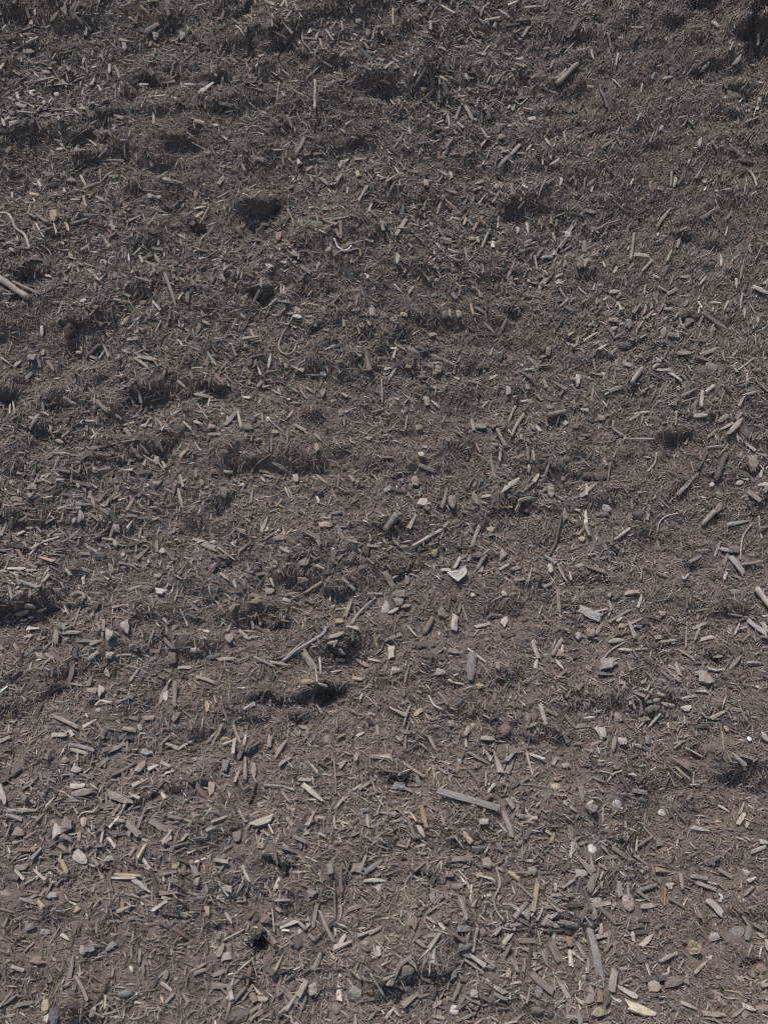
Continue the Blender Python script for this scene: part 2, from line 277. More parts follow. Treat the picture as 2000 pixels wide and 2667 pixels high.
# ------------------------------------------------------------------ surveyed pieces
# kind+colour width x,y,... in photo pixels; each is put down on the heap's face
DATA = """cT 9 136,59,155,33;cB 6 148,57,163,39;cB 6.6 187,29,200,6;cG 5.4 196,33,208,6;cT 5.4 368,18,389,36;cT 10.8 383,89,414,65;oB 0 154,72,17,17;
cT 4.8 222,59,237,81;cT 4.8 243,96,271,86;oP 0 309,96,12,11;oP 0 257,109,10,11;pP 0 325,124,11,20;pT 0 407,102,15,19;pT 0 481,100,14,18;
sP 7.8 71,119,102,104 palelog;cT 12.7 60,134,90,136;kD 0 31,108,30,14;cG 7.5 133,175,151,169;cP 7.2 288,175,289,197;oL 0 90,200,16,14;
pT 0 125,197,20,10;cP 6 163,208,176,232;cG 5.4 151,220,193,224;oW 0 148,246,15,16 topleftpebble;cT 5.4 273,238,304,231;cG 5.4 193,238,205,223;
cP 7.5 45,244,50,262;cP 6.6 77,241,90,253;pP 0 57,280,26,14;pP 0 119,274,8,13;pP 0 221,292,15,8;cP 6 197,297,211,307;cP 5.1 402,307,404,333;
cT 8.4 300,304,322,310;cP 6.6 9,313,17,333;pR 0 35,301,18,11;oP 0 395,429,16,15;sP 2.4 190,374,234,353;cP 3.9 231,369,255,387;cT 6.6 277,417,322,420;
cP 5.4 160,377,172,392;cP 4.2 146,366,163,372;xV 0 348,298,13,15 greenscrap;cT 5.4 316,24,335,18;pP 0 242,56,7,11;cL 5.4 96,27,97,47;cT 6 63,90,90,89;
cP 4.2 261,148,273,164;cP 6 215,164,220,151;cT 4.5 325,152,351,142;sP 2.7 423,164,455,165;cP 6 256,226,265,240;cP 7.8 151,395,166,390;
cP 3.6 259,413,280,395;cB 4.2 345,417,338,437;cM 9 17,401,30,386;sP 6.9 822,220,821,295 uprightstick;tP 2.7 789,81,788,108,801,128,816,148;
sP 3 726,89,726,122;tP 3.6 616,75,627,89,639,99;cP 5.4 768,27,789,59;sP 4.8 743,3,749,27;cP 5.4 752,14,782,3;sP 4.2 664,2,668,17;oP 0 653,22,9,8;
cM 7.8 747,300,762,335;cT 9 572,268,610,277;cP 4.2 612,273,622,289;cP 7.8 559,193,568,209;sP 2.7 550,172,554,196;cP 5.1 844,166,865,178;
cT 5.1 798,209,829,181;cM 6 886,178,890,211;cB 8.4 911,220,928,196;pM 0 958,96,11,19;cP 6.6 822,104,830,87;cP 5.4 850,89,868,112;
cT 8.4 773,404,795,365;cP 3.6 708,393,737,393;sP 4.2 737,390,762,371;cT 10.8 657,413,687,422;cP 4.8 649,268,666,285;sP 2.4 728,223,720,283;
cL 4.8 765,238,794,253;cP 7.2 735,246,744,256;cP 4.2 765,115,780,134;cY 9.6 506,322,533,329;pP 0 563,333,13,8;sP 3.3 500,372,539,392;
cT 5.1 779,362,804,347;cT 5.4 889,341,901,351;cP 4.2 913,357,931,368;pP 0 887,436,9,15;pP 0 891,423,9,10;oP 0 625,407,14,11;cP 5.1 630,425,640,443;
cP 3.9 737,184,756,199;cP 4.2 726,181,729,196;cP 5.1 832,105,836,127;sP 3.9 890,63,893,87;pP 0 934,60,16,11;tP 3 646,45,657,54,675,53;
cT 4.2 939,3,943,27;sP 5.7 1023,30,1024,72;cT 11.5 1086,12,1112,2;sG 6 1121,59,1127,39,1136,26;cD 6.6 1105,51,1116,30;tT 8.4 1250,50,1258,29,1273,17;
cT 7.2 1295,27,1325,48;cT 5.7 1247,54,1267,75;sE 10.8 1344,62,1381,59 darkroll;sD 10.2 1316,78,1353,72;cP 7.8 1285,77,1291,62;cT 7.2 1365,27,1413,23;
cP 7.2 1362,99,1377,72;cM 7.8 1365,146,1381,119;sP 9 1342,166,1360,166 shortlog;cT 6.9 1077,228,1107,181;cT 6.6 1047,208,1059,226;
cT 7.2 1000,187,1023,170;cD 9 1105,167,1134,154;pY 0 1102,235,14,10;cY 7.8 1119,270,1130,285;cP 3.3 1182,259,1223,252;cP 7.8 1212,199,1220,217;
cP 6.6 1267,219,1279,197;cM 7.5 1283,232,1312,203;cM 5.1 1238,226,1271,235;sT 14.5 1448,225,1502,172 bigsplit;cP 8.1 1446,208,1473,184;
cT 5.1 1425,212,1454,208;oT 0 1408,252,22,14;oM 0 1354,252,13,25;cP 7.8 1332,289,1339,273;tP 4.2 1341,268,1354,276,1372,262;cT 7.8 1211,277,1232,316;
oP 0 1237,313,16,9;pP 0 1387,315,21,13;pY 0 1306,360,19,13 husk;cP 6 1252,383,1273,359;cG 5.7 1267,417,1283,380;cL 9 1298,442,1327,411;
cL 9.6 1330,407,1356,378;cT 6 1341,401,1368,401;cP 3.9 1161,325,1165,301;cP 3.9 1170,332,1167,301;sP 6 1136,327,1154,319;cM 6 1024,389,1050,347;
cP 6 1419,372,1431,389;cP 3.9 1466,347,1472,380;cP 5.4 1371,395,1387,377;cP 6.6 1090,404,1098,389;oP 0 1267,265,10,8;cP 6.6 1335,225,1338,241;
pB 0 1234,186,7,13;cP 4.2 1428,235,1451,244;sP 4.2 1467,143,1500,108;cP 7.2 1431,434,1455,419;cP 8.1 1429,404,1434,422;cM 8.1 1301,393,1319,407;
cP 5.1 1148,223,1163,228;sT 3.9 1069,145,1080,118;cP 3.9 1148,77,1154,90;tG 7.2 1560,229,1565,247,1575,268,1580,286 jointedtwig;cP 6 1538,133,1544,157;
sP 5.4 1607,148,1601,181;sP 5.1 1667,247,1672,222;tP 4.5 1593,211,1604,223,1615,235;cL 10.8 1853,63,1869,81;sT 4.5 1792,83,1841,75;
sP 4.5 1640,77,1673,78;cP 10.8 1907,170,1925,148 topcornerchip;cP 8.1 1822,179,1842,170;cY 7.2 1723,209,1749,206;cT 12.7 1893,238,1928,259 shadowblock;
cP 7.8 1969,289,1976,258;cP 3.9 1920,274,1931,261;pP 0 1972,225,13,7;cY 9 1917,121,1922,130;cP 4.8 1949,172,1964,175;cP 9 1816,389,1822,366;
cT 5.7 1850,371,1865,392;cT 6.6 1898,380,1925,407;cT 6.6 1688,377,1699,350;cP 7.2 1714,344,1722,333;oT 0 1723,295,12,13;cP 4.5 1655,324,1664,303;
cM 7.2 1604,360,1616,381;cM 8.1 1568,389,1599,368;cP 3.9 1589,393,1601,374;oR 0 1539,386,14,12 redstone;oP 0 1590,434,10,9;cT 6.6 1731,265,1752,259;
sP 3.9 1612,267,1628,268;sD 7.2 1645,119,1666,92;tT 6 1580,90,1586,112,1589,133;cP 6 1514,24,1530,6;cT 6 1764,313,1782,307;cP 6 1874,301,1880,291;
pP 0 1976,96,15,7;cG 8.1 1500,142,1530,136;cP 3.3 1786,199,1807,169;cP 6.6 1530,229,1545,232;cY 4.8 1612,292,1615,303;
tP 6.9 0,560,23,561,35,578,45,600,65,614,74,632,80,653 leftbranch;sM 7.2 75,561,99,575;sM 9.6 102,570,131,590;pY 0 148,572,19,27 tanleaf;
sG 10.2 190,591,232,578;cP 8.1 173,581,181,605;tP 6 98,590,108,608,118,624;cT 5.7 92,593,99,608;tP 3.3 110,641,127,653,136,668;cP 7.2 154,632,169,638;
cP 7.2 215,653,234,641;oP 0 247,651,13,9;sP 6.3 347,670,369,650;cP 6.6 363,668,371,686;cM 8.1 372,677,401,668;cT 7.8 405,664,417,688;
cP 6 426,651,431,671;tP 4.2 300,673,289,676,285,686,294,694;pP 0 277,686,9,12;cL 3.9 384,596,410,560;cP 7.2 466,614,482,623;
cT 7.8 431,716,461,804 longwedge;cT 7.2 234,706,262,737;cT 5.7 261,734,279,716;sT 18.1 0,728,78,783 biglog;sT 9 36,736,107,770 thinlog;
oM 0 301,718,18,21;pD 0 127,697,17,29;cP 6.6 122,718,139,725;cM 8.1 225,802,259,802;pP 0 222,789,17,11;cY 6 297,783,316,786;cP 5.7 401,789,420,810;
pM 0 374,789,17,13;cT 9 321,850,341,828;sD 4.5 351,828,375,826;sT 3.3 333,834,359,807;sP 4.2 404,867,420,837;cP 9 113,850,115,877;kD 0 185,862,29,39;
cP 9.6 425,469,446,475;cT 6.6 449,474,479,480;cT 6 405,474,437,454;sT 5.1 119,474,157,454;cP 7.8 102,475,112,493;kD 0 139,484,30,12;
cT 6 217,492,256,477;cP 6 211,457,225,484;tT 6 267,481,280,462,298,453;sP 4.5 262,445,265,478;cP 6 30,502,33,519;cY 7.8 83,513,104,516;
tP 4.8 69,535,93,532,90,523;cT 6.6 220,514,228,547;cP 6.6 246,538,259,531;cT 7.8 255,517,280,531;sE 6.9 285,535,297,570;cP 7.8 184,525,208,525;
cT 7.2 179,472,199,474;cP 8.1 90,670,104,671;sD 4.5 363,490,363,519;sT 4.5 330,605,338,575;cM 8.1 249,740,252,761;pG 0 490,777,11,23;
cP 8.1 29,650,39,659;sT 3.9 374,502,422,507;pP 0 395,514,14,10;pP 0 413,514,11,11;tW 5.7 871,626,880,647,892,656,907,654,916,645 hookstrip;
tT 6.3 869,673,886,660,910,659,934,653;cT 4.8 892,644,942,635;kG 0 824,584,39,17 greybark;cT 8.1 887,578,889,621;cT 6.6 874,599,883,620;
cT 5.4 844,578,872,575;pM 0 851,553,17,14;tT 5.4 749,550,762,575,767,596;pR 0 728,623,16,22 redchunk;cT 6.6 612,596,630,591;cD 9 612,599,634,618;
sT 6.9 523,593,547,550;cT 7.2 542,614,560,593;pB 0 506,587,17,21;sT 5.7 637,504,669,484;tP 3.3 568,519,590,507,605,499;tP 2.7 633,514,663,517,681,505;
cT 10.2 571,489,586,468;oP 0 532,482,10,9;pY 0 511,507,10,17;cY 7.2 764,478,768,466;pY 0 705,514,11,8;cT 9 835,468,856,484;cT 10.2 877,481,892,462;
pY 0 932,459,10,15;cT 7.8 934,526,955,490;cP 5.1 957,553,966,532;cP 5.7 982,463,1000,472;cP 3.9 905,490,905,510;sT 4.5 621,665,639,692;
sT 4.5 645,692,649,662;cT 11.5 759,657,773,671;pP 0 768,685,11,8;cG 9.6 785,698,810,715;pP 0 702,701,17,13;oP 0 667,712,10,13;cT 6.6 827,707,833,689;
pT 0 860,657,14,14;cR 11.5 548,740,557,722;cT 9 575,716,586,737;cE 8.1 605,728,612,707;cY 8.4 514,740,520,722;cP 6.6 612,751,615,739;
sT 5.1 646,755,693,742;cT 6.6 646,804,675,758;cP 3.9 734,769,734,742;cP 6 741,767,741,749;cG 5.4 696,736,708,743;cY 9.6 768,802,786,814;
pW 0 779,831,20,11;oW 0 728,864,22,14 whitelump;cT 5.4 868,792,890,767;cT 6 928,801,934,770;pT 0 966,819,11,20;oP 0 973,752,13,12;cM 9 832,810,851,825;
oY 0 979,835,15,13;cT 8.1 530,837,547,849;cT 6.6 604,858,615,832;pG 0 520,859,11,24;cT 6 654,864,666,888;pP 0 821,851,9,13;cM 6.6 542,775,566,789;
sR 3.3 536,804,569,804;sT 3.3 578,805,612,805;cY 5.1 578,671,583,682;cT 6.6 627,820,639,834;
tT 5 765,827,753,848,732,884,727,908,735,922,752,926,768,914,772,899 looproot;cT 9 1237,483,1262,474;sT 6 1399,523,1407,499,1419,475;
sG 9.9 1332,487,1332,517;oP 0 1329,490,9,9;cP 7.8 1359,487,1371,495;cP 6.6 1225,532,1235,516;cP 7.2 1137,558,1145,531;cT 6.6 1099,553,1108,526;
kE 0 1190,558,27,17;cM 6 1196,581,1214,558;cY 7.8 1208,587,1215,567;cO 8.4 1231,605,1255,566 orangechip;sP 5.7 1297,569,1295,600;
cT 10.2 1032,615,1057,578;cT 9.6 1137,596,1149,618;oW 0 1157,602,14,14;cT 6.6 1160,612,1179,620;sT 8.1 1253,650,1274,600;cT 6.6 1283,638,1307,626;
pY 0 1228,626,17,10;pP 0 1243,629,9,14;cP 7.5 1348,593,1348,609;cP 7.2 1371,576,1375,606;cP 8.4 1460,466,1457,487;cT 7.8 1473,608,1500,582;
pP 0 1479,617,16,15;cY 6.6 1440,608,1446,632;cT 9 1362,638,1380,630;cP 4.5 1363,645,1392,633;cT 7.2 1354,656,1383,648;sT 6.6 1458,660,1488,642;
cG 8.4 1396,673,1413,648;cL 7.2 1408,676,1437,673;sP 4.5 1392,670,1398,707;cT 7.2 1338,707,1368,691;cT 8.1 1316,730,1335,689;
cT 13.9 1404,755,1425,725 spearhead;cP 7.2 1446,740,1466,742;oP 0 1381,748,10,7;oT 0 1232,751,13,12;sD 6.3 1265,774,1267,817;cY 7.2 1223,792,1231,823;
cG 6.6 1235,801,1258,814;pP 0 1192,820,13,16;pP 0 1170,817,7,17;kG 0 1157,822,14,21;cT 9.6 1175,767,1187,780;cP 6 1026,743,1045,763;
sD 6.9 1056,775,1062,792,1064,816;cT 7.2 1063,770,1075,752;pY 0 1050,822,17,11;cD 6 1006,813,1054,798;cL 6 1262,840,1286,865;
tE 5.7 1217,855,1232,864,1250,865;cT 8.1 1335,810,1350,802;cP 6 1348,825,1354,805;cT 5.4 1304,858,1316,831;cP 9.6 1035,668,1032,692;
pY 0 1107,486,12,16;sT 5.1 1140,481,1160,451;pP 0 1173,460,8,17;pT 0 1151,516,10,14;oY 0 1252,502,7,10;cR 10.8 1000,855,1011,873;pT 0 1124,876,17,14;
cP 4.5 1416,707,1425,719;pP 0 1136,730,10,7;pR 0 1121,691,15,10;cT 9.6 1822,572,1868,543 rightplank;cT 8.1 1711,590,1746,543;cT 9 1529,487,1550,469;
sT 6 1520,502,1521,469;sL 6.6 1744,493,1746,454;cP 7.8 1753,490,1758,465;cY 5.4 1690,496,1691,477;cP 6 1639,486,1648,469;oP 0 1667,543,15,10;
tT 7.8 1550,603,1563,599,1574,590,1599,582,1613,576 bentroot;cG 9 1520,549,1547,555;tT 6 1596,528,1621,549,1639,557;cP 7.2 1829,472,1838,477;
oP 0 1865,498,11,11;cP 7.2 1884,499,1902,499;tP 6.6 1948,450,1961,469,1967,492;cT 8.4 1758,647,1767,623;sT 8.7 1640,683,1645,650,1649,614 knobbystick;
cP 5.4 1734,683,1746,656;cE 6.6 1725,721,1740,692;cP 9 1649,670,1687,673;cT 7.2 1670,710,1696,680;cP 7.2 1596,715,1605,700;pM 0 1508,694,19,29;
kM 0 1523,645,17,30;cP 5.4 1568,682,1574,698;cP 6.6 1770,721,1792,722;cP 6.6 1700,719,1715,725;cP 6 1819,743,1838,721;cM 5.4 1821,730,1835,712;
cP 6 1916,727,1917,751;cT 6 1926,728,1931,692;cE 7.2 1926,767,1943,743;cL 10.2 1957,751,1994,769;cP 9 1985,746,1999,734;cT 8.1 1946,644,1955,664;
sG 4.8 1964,683,1982,644;cP 5.4 1877,695,1875,665;pT 0 1599,763,23,13;cT 9 1737,769,1761,754;cT 6.6 1712,749,1735,760;cT 6 1675,767,1678,743;
pT 0 1738,811,23,11;cG 7.8 1780,804,1788,787;cT 6 1753,834,1771,811;kD 0 1774,826,23,13;pM 0 1792,837,21,13;cT 9.6 1829,817,1887,858 longwedgeright;
oM 0 1726,868,16,32 greyovalstone;pT 0 1596,838,24,11;pG 0 1636,846,15,23;cP 6.6 1521,890,1556,868;cM 7.8 1580,852,1599,877;cT 6 1599,881,1624,868;
cP 5.4 1936,804,1934,832;cP 4.8 1883,810,1895,786;cP 4.2 1851,789,1877,792;oR 0 1896,808,16,13;cP 5.4 1815,790,1825,808;cP 4.8 1503,749,1529,772;
cY 6.6 1602,804,1608,789;cT 7.2 1673,822,1679,798;cT 6 1948,850,1954,840;pP 0 1599,858,14,10;pT 0 1749,876,23,12;cP 4.2 1886,620,1892,596;
sP 2.7 1813,677,1841,665,1862,641;cT 6 1889,575,1902,555;sE 12.1 228,932,259,901 darkbarkstick;pT 0 315,934,12,13;cT 7.8 354,935,390,964;
cT 10.2 362,934,416,943;sT 4.2 446,907,494,904;cT 9.6 38,958,56,944;pL 0 87,935,22,15;pY 0 116,920,8,14;cR 9.6 130,944,148,971;cG 7.8 102,935,108,956;
cP 5.4 143,988,163,988;cT 8.1 169,1036,200,1054;cT 9 249,1041,285,1072;pP 0 208,919,15,8;cP 7.2 83,1122,104,1083;sP 6 33,1059,30,1083;
sP 6 39,1047,45,1083;cP 7.2 463,994,484,1012;cT 9 431,1008,443,992;sT 8.1 428,983,434,962;cT 7.2 455,1081,476,1065;cY 8.4 151,1148,172,1158;
cR 7.8 428,1101,442,1131;cT 7.8 413,1142,429,1179;cT 6.6 366,1157,389,1181;sT 5.4 318,1154,354,1149;cP 4.8 315,1112,350,1102;cP 5.4 371,1110,398,1112;
cM 9.6 344,1167,368,1194;tP 4.5 374,1187,389,1197,405,1205;pL 0 411,1200,13,18;cY 9 473,1194,487,1178;cT 5.4 460,1176,476,1152;
sP 3.9 219,1203,232,1240;sT 6.3 188,1261,191,1212;cT 5.4 208,1231,212,1206;pP 0 250,1225,12,15;cT 4.8 142,1185,184,1187;sP 3.3 118,1194,160,1164;
cR 5.4 252,1184,289,1187;kD 0 380,1235,35,17 darkflake;pD 0 291,1234,14,15;cY 6.6 310,1273,319,1253;cP 9 240,1265,255,1274;pP 0 205,1268,10,14;
oY 0 234,1282,10,12;cG 6.6 160,1288,181,1291;sT 2.7 145,1306,175,1273;sT 3.3 262,1288,267,1252;pM 0 87,1274,23,17;cP 9.6 78,1291,90,1300;
tT 4.5 90,1303,102,1292,115,1289;pM 0 48,1303,29,14;cT 9 333,1329,350,1300;cT 7.2 241,1297,249,1324;pT 0 208,1322,13,18;cE 7.2 292,1307,310,1291;
cL 9 467,1273,479,1324;cP 4.8 479,1101,500,1122;oP 0 30,1255,11,12;cR 4.8 395,1285,416,1291;pT 0 228,1118,7,14;cP 4.2 3,934,26,950;
cP 6.6 225,1096,249,1098;cP 7.2 301,1078,316,1090;sT 6 500,908,523,920;cM 7.2 545,931,575,932;tP 6 500,964,515,961,529,962;kE 0 651,946,17,21;
cP 7.5 700,962,706,926;pY 0 746,956,9,11;oW 0 842,974,19,17 bonelump;cT 6 810,974,832,976;cR 9 562,977,584,1002;cM 6 583,977,604,998;
cT 4.2 610,992,631,1006;cY 6 651,1006,655,988;cT 9 670,1011,685,994;cT 6 712,1021,734,1032;oP 0 682,1030,10,7;cG 6 762,1012,779,1024;
cT 6.6 797,1014,816,1027;cT 5.4 785,1018,798,1038;pM 0 841,1030,10,20;oT 0 896,989,11,12;oT 0 886,992,10,10;cT 12.1 587,1110,621,1071 fatwedge;
cP 7.2 621,1074,628,1110;oW 0 699,1092,13,17 whitestonepair;cG 6 684,1077,687,1102;sP 2.7 693,1090,738,1128;cM 6 749,1158,750,1122;
sP 3.3 517,1056,544,1098;cT 7.5 547,1133,578,1133;cP 8.1 506,1101,529,1109;pM 0 652,1119,22,15;pT 0 553,1113,20,14;cT 7.8 750,1095,765,1074;
xR 0 797,1078,29,17 rustyclump;cT 9 765,1112,792,1125;oM 0 886,1074,16,20;sM 7.2 967,1078,999,1069;oP 0 625,1137,12,10;pY 0 719,1128,16,10;
cR 8.1 667,1151,681,1146;sG 5.7 708,1146,708,1182;sM 6.9 658,1235,663,1220,681,1203,705,1187 curvedstick;cM 10.2 712,1205,750,1228;pM 0 661,1184,15,15;
pT 0 587,1178,20,14;pR 0 557,1231,17,13;cP 8.1 584,1228,607,1231;cE 6.6 601,1264,608,1238;pT 0 527,1259,11,17;pM 0 583,1285,16,25;pP 0 771,1249,14,18;
cT 6.6 825,1241,851,1261;cT 6.6 678,1225,708,1234;cT 6.6 687,1237,709,1243;pY 0 825,1170,11,17;tY 6 913,1140,914,1152,925,1158;pT 0 961,1146,17,12;
tT 4.5 853,1200,874,1206,884,1219;sT 4.2 884,1240,880,1273;cG 6.6 654,1312,660,1273;cP 3.9 744,1271,756,1300;cP 3 750,1270,761,1298;
cO 6.6 715,1310,738,1324;sP 4.8 703,1333,728,1324;cP 6.6 825,1295,832,1312;cG 7.2 835,1315,851,1321;pP 0 633,1267,14,10;sT 3.3 565,1179,580,1215;
tP 4.2 509,1154,518,1170,526,1176;cP 5.4 682,1244,694,1258;sP 3.9 994,989,996,1053;sP 3.3 958,1008,982,983;tT 2.4 889,965,922,962,934,964;
cG 7.8 819,1134,838,1155;oG 0 931,1188,12,12;cT 5.8 1122,926,1179,954;cE 7.9 1300,940,1311,911;oD 0 1315,928,15,15;pE 0 1255,953,20,20;
cD 8.4 1055,1013,1092,995;oR 0 1018,1042,18,15;pL 0 1109,1048,15,23;cP 5.8 1122,1045,1144,1066;cP 7.4 1273,990,1297,979;cT 5.8 1322,1100,1344,1053;
sT 11 1331,1139,1341,1116,1362,1084;sM 15.2 1425,1087,1470,1076 shadowlog;oW 0 1475,1101,17,18 whitechunk;oG 0 1432,1062,21,17;
sT 11 1294,1121,1315,1168;cT 7.4 1276,1187,1289,1245;cT 8.9 1227,1095,1234,1126;pG 0 1255,1115,28,15;sM 10.5 1373,1168,1374,1205;
cP 7.9 1374,1213,1374,1234;cT 5.8 1386,1176,1389,1202;cT 6.8 1415,1247,1430,1205;cP 11.6 1305,1284,1347,1252;cG 12.6 1231,1289,1247,1318;
sR 4.7 1215,1276,1247,1226;pY 0 1079,1255,17,22 yellowblock;cT 10 1089,1210,1131,1226;cT 7.9 1147,1326,1160,1273;pP 0 1102,1313,28,20;
pP 0 1097,1189,15,15;sT 5.8 1055,1124,1060,1087;pY 0 1090,1116,16,14;cG 7.9 1402,1287,1433,1263;pP 0 1431,1284,16,26;pT 0 1426,916,12,21;
sD 4.7 1379,998,1420,1016;pP 0 1323,1019,13,21;cT 7.4 1344,1195,1360,1184;oE 0 1473,1195,24,24;tT 3.7 1273,1061,1286,1045,1326,1040;
cT 11 1000,1284,1018,1271;pT 0 1173,1313,20,29;sD 4.2 1105,1231,1108,1279;cT 5.8 1239,1153,1249,1179;oE 0 1436,1237,18,15;oT 0 1467,1247,18,16;
oP 0 1402,1079,14,15;pY 0 1063,956,18,9;pT 0 1139,969,18,20;cP 5.8 1011,990,1029,966;cP 7.9 1000,964,1018,961;cP 7.4 1302,1176,1300,1205;
cP 7.4 1252,1297,1281,1294;cT 11.6 1347,1305,1386,1297;sT 12.1 1641,1003,1669,964;cT 11.6 1626,953,1642,961;kE 0 1626,901,35,21;
cT 10.5 1818,929,1860,914;oG 0 1849,958,37,32 roughgreystone;cP 6.8 1739,974,1774,995;sP 11 1824,1063,1827,1021 paleuprightlog;
sP 12.1 1836,1024,1857,1008;cP 9.5 1807,1087,1839,1084;cT 6.8 1776,1034,1812,1016;cT 11.6 1868,1100,1894,1082;cT 14.2 1891,1134,1928,1095;
cT 7.4 1873,1121,1907,1103;sE 15.2 1862,1252,1889,1184 darkroughlog;oW 0 1853,1263,16,14;oP 0 1925,1258,23,17;oT 0 1871,1289,21,22;
cT 12.6 1941,1284,1975,1308;cT 9.5 1763,1287,1815,1234;sD 7.9 1815,1226,1839,1181;pT 0 1954,1210,23,40;cP 7.4 1978,1245,1986,1218;
cE 10.5 1920,1237,1952,1245;cP 9.5 1970,1268,2000,1264;sP 3.7 1621,1145,1702,1147 strawstem;tT 7.4 1595,1100,1597,1121,1621,1137;
cP 5.8 1652,1079,1694,1074;oG 0 1676,1037,23,14;pP 0 1503,995,13,28;oP 0 1571,974,16,13;sP 4.7 1684,1231,1702,1210,1707,1184;
cL 6.3 1928,1032,1970,1021;sP 6.3 1918,969,1960,937;oL 0 1581,1323,29,26;cP 7.4 1526,1294,1529,1266;kD 0 1529,1242,24,24;kD 0 1563,1239,35,24;
sT 4.2 1581,1258,1589,1205;pT 0 1566,1090,18,15;cP 7.4 1697,958,1715,950;cT 5.3 1539,1048,1545,1006;sT 5.8 1757,1111,1760,1074;
cT 10.5 1763,924,1797,924;cM 16.8 1862,1334,1876,1310;cT 7.9 1839,1142,1868,1116;sP 3.7 1839,1168,1883,1163;cT 11 1587,1021,1621,1008;
oR 0 1939,1118,14,15;sP 7.9 84,1432,118,1414,158,1401 thinbranch;cR 9.5 37,1422,63,1464;cP 5.8 71,1374,96,1374;pP 0 306,1374,15,21;pP 0 303,1418,15,16;
oP 0 322,1445,17,16;cP 5.8 268,1403,297,1406;cT 7.9 286,1401,299,1364;cD 11.6 336,1422,368,1414;kE 0 263,1448,29,23;cM 8.4 205,1443,234,1445;
sT 4.7 126,1443,176,1451;cT 8.4 181,1401,207,1380;cT 7.4 53,1356,76,1346;oL 0 194,1357,15,17;pL 0 213,1346,15,24;cT 8.4 331,1343,360,1346;
pP 0 420,1545,22,17 paleblock;cP 5.8 336,1540,373,1529;tT 5.8 457,1569,465,1545,467,1514;tT 9.5 189,1553,202,1545,218,1548,223,1561 curledbark;
sT 5.8 194,1637,207,1598,218,1563;pP 0 323,1637,20,28;pP 0 288,1658,20,25;pT 0 150,1661,16,37;cT 10.5 171,1649,215,1649;pG 0 168,1634,23,17;
cT 7.9 239,1679,268,1669;cP 9.5 231,1718,260,1697;pP 0 286,1705,18,16;cT 7.9 270,1661,274,1619;cT 14.2 47,1598,81,1587;oW 0 81,1609,18,11;
cP 6.3 58,1616,76,1613;cP 7.9 42,1535,60,1529;cP 7.9 81,1556,84,1537;pP 0 79,1574,28,15;cP 7.4 0,1490,16,1490;cP 8.4 171,1482,184,1500;
cP 8.4 113,1519,131,1500;cT 9.5 286,1469,294,1495;cP 7.9 404,1590,423,1605;cP 7.9 428,1608,439,1624;tP 5.8 470,1587,483,1613,491,1632;
cT 10.5 449,1640,462,1629;cR 8.9 394,1697,418,1698;cT 10 433,1663,460,1692;sT 7.9 391,1679,404,1645;cM 11.6 181,1776,189,1734;pD 0 202,1705,13,23;
cP 11.6 276,1745,284,1763;cT 7.9 341,1776,362,1745;cP 7.4 465,1739,496,1739;pT 0 147,1542,18,14;cP 7.9 215,1503,218,1521;cD 6.8 402,1493,436,1493;
pT 0 412,1503,18,13;tT 10 123,1705,131,1711,144,1718;cP 9.5 231,1771,249,1772;cP 4.2 302,1708,341,1705;cP 9.5 68,1663,87,1661;cT 7.9 100,1669,121,1663;
pB 0 452,1713,23,29;cD 15.8 257,1574,249,1592;pP 0 428,1437,15,14;cT 11 681,1388,697,1348;cP 9.5 695,1385,700,1374;pY 0 847,1371,28,15;
sG 10 862,1343,889,1338;cT 12.6 715,1406,747,1401;cP 8.4 731,1427,755,1440;cT 10.5 826,1401,836,1422;cT 9.5 529,1422,568,1440;cT 7.4 505,1406,542,1414;
oP 0 555,1414,18,16;sP 5.8 568,1427,613,1461;pT 0 789,1466,23,17;cT 16.3 907,1464,925,1437;pM 0 946,1478,23,12;oW 0 727,1488,15,13 smallwhitestone;
pT 0 791,1511,26,18;sY 10 794,1545,839,1516 peeledtwig;sT 3.7 752,1566,799,1542;cP 9.5 736,1561,757,1569;cP 5.8 707,1508,715,1529;pT 0 705,1542,21,16;
cP 7.4 610,1514,618,1537;cT 7.9 634,1514,638,1535;tP 4.7 545,1529,553,1556,574,1577;cT 7.9 576,1498,597,1514;cT 9.5 650,1550,681,1558;
pB 0 673,1566,23,18;sL 7.9 915,1629,936,1598,978,1558 greystick;cT 10 899,1613,918,1566;pY 0 886,1624,23,15;sL 7.4 957,1549,996,1549;
sL 9.5 739,1721,778,1692,841,1653,849,1634 longbranch;sP 5.3 747,1708,794,1669;cT 16.8 791,1697,820,1742;cT 12.6 862,1661,902,1648;pP 0 868,1671,23,11;
cP 7.9 881,1682,897,1703;cT 11.6 936,1718,965,1737;cP 5.8 962,1718,996,1724;cY 9.5 975,1650,983,1687;sT 7.9 663,1713,718,1739;sT 5.8 616,1724,663,1705;
cT 9.5 571,1721,618,1718;pP 0 511,1690,23,13;cP 7.4 702,1726,747,1734;pT 0 597,1666,21,23;cT 9.5 623,1645,650,1671;sP 4.2 739,1603,742,1634;
sP 3.7 629,1642,663,1645;cT 7.4 658,1637,652,1608;cT 11 542,1713,574,1703;cP 5.8 831,1713,835,1755;sP 5.3 823,1739,828,1779;oT 0 946,1745,13,13;
cT 10.5 920,1771,944,1774;cP 6.3 862,1755,889,1750;cY 12.6 791,1776,820,1774;cT 8.4 516,1766,558,1779;cD 7.9 841,1493,868,1490;
cP 8.4 889,1503,923,1535;pD 0 952,1435,16,23;xW 0 1192,1497,42,35 whitescrap;cP 8.4 1181,1485,1197,1456;cP 7.4 1152,1485,1173,1487;
sP 8.9 1074,1424,1150,1382 palestick;sG 18.9 1003,1385,1032,1346 greylog;tD 7.4 1029,1390,1037,1372,1050,1361,1066,1367;oE 0 1071,1401,22,21 darkball;
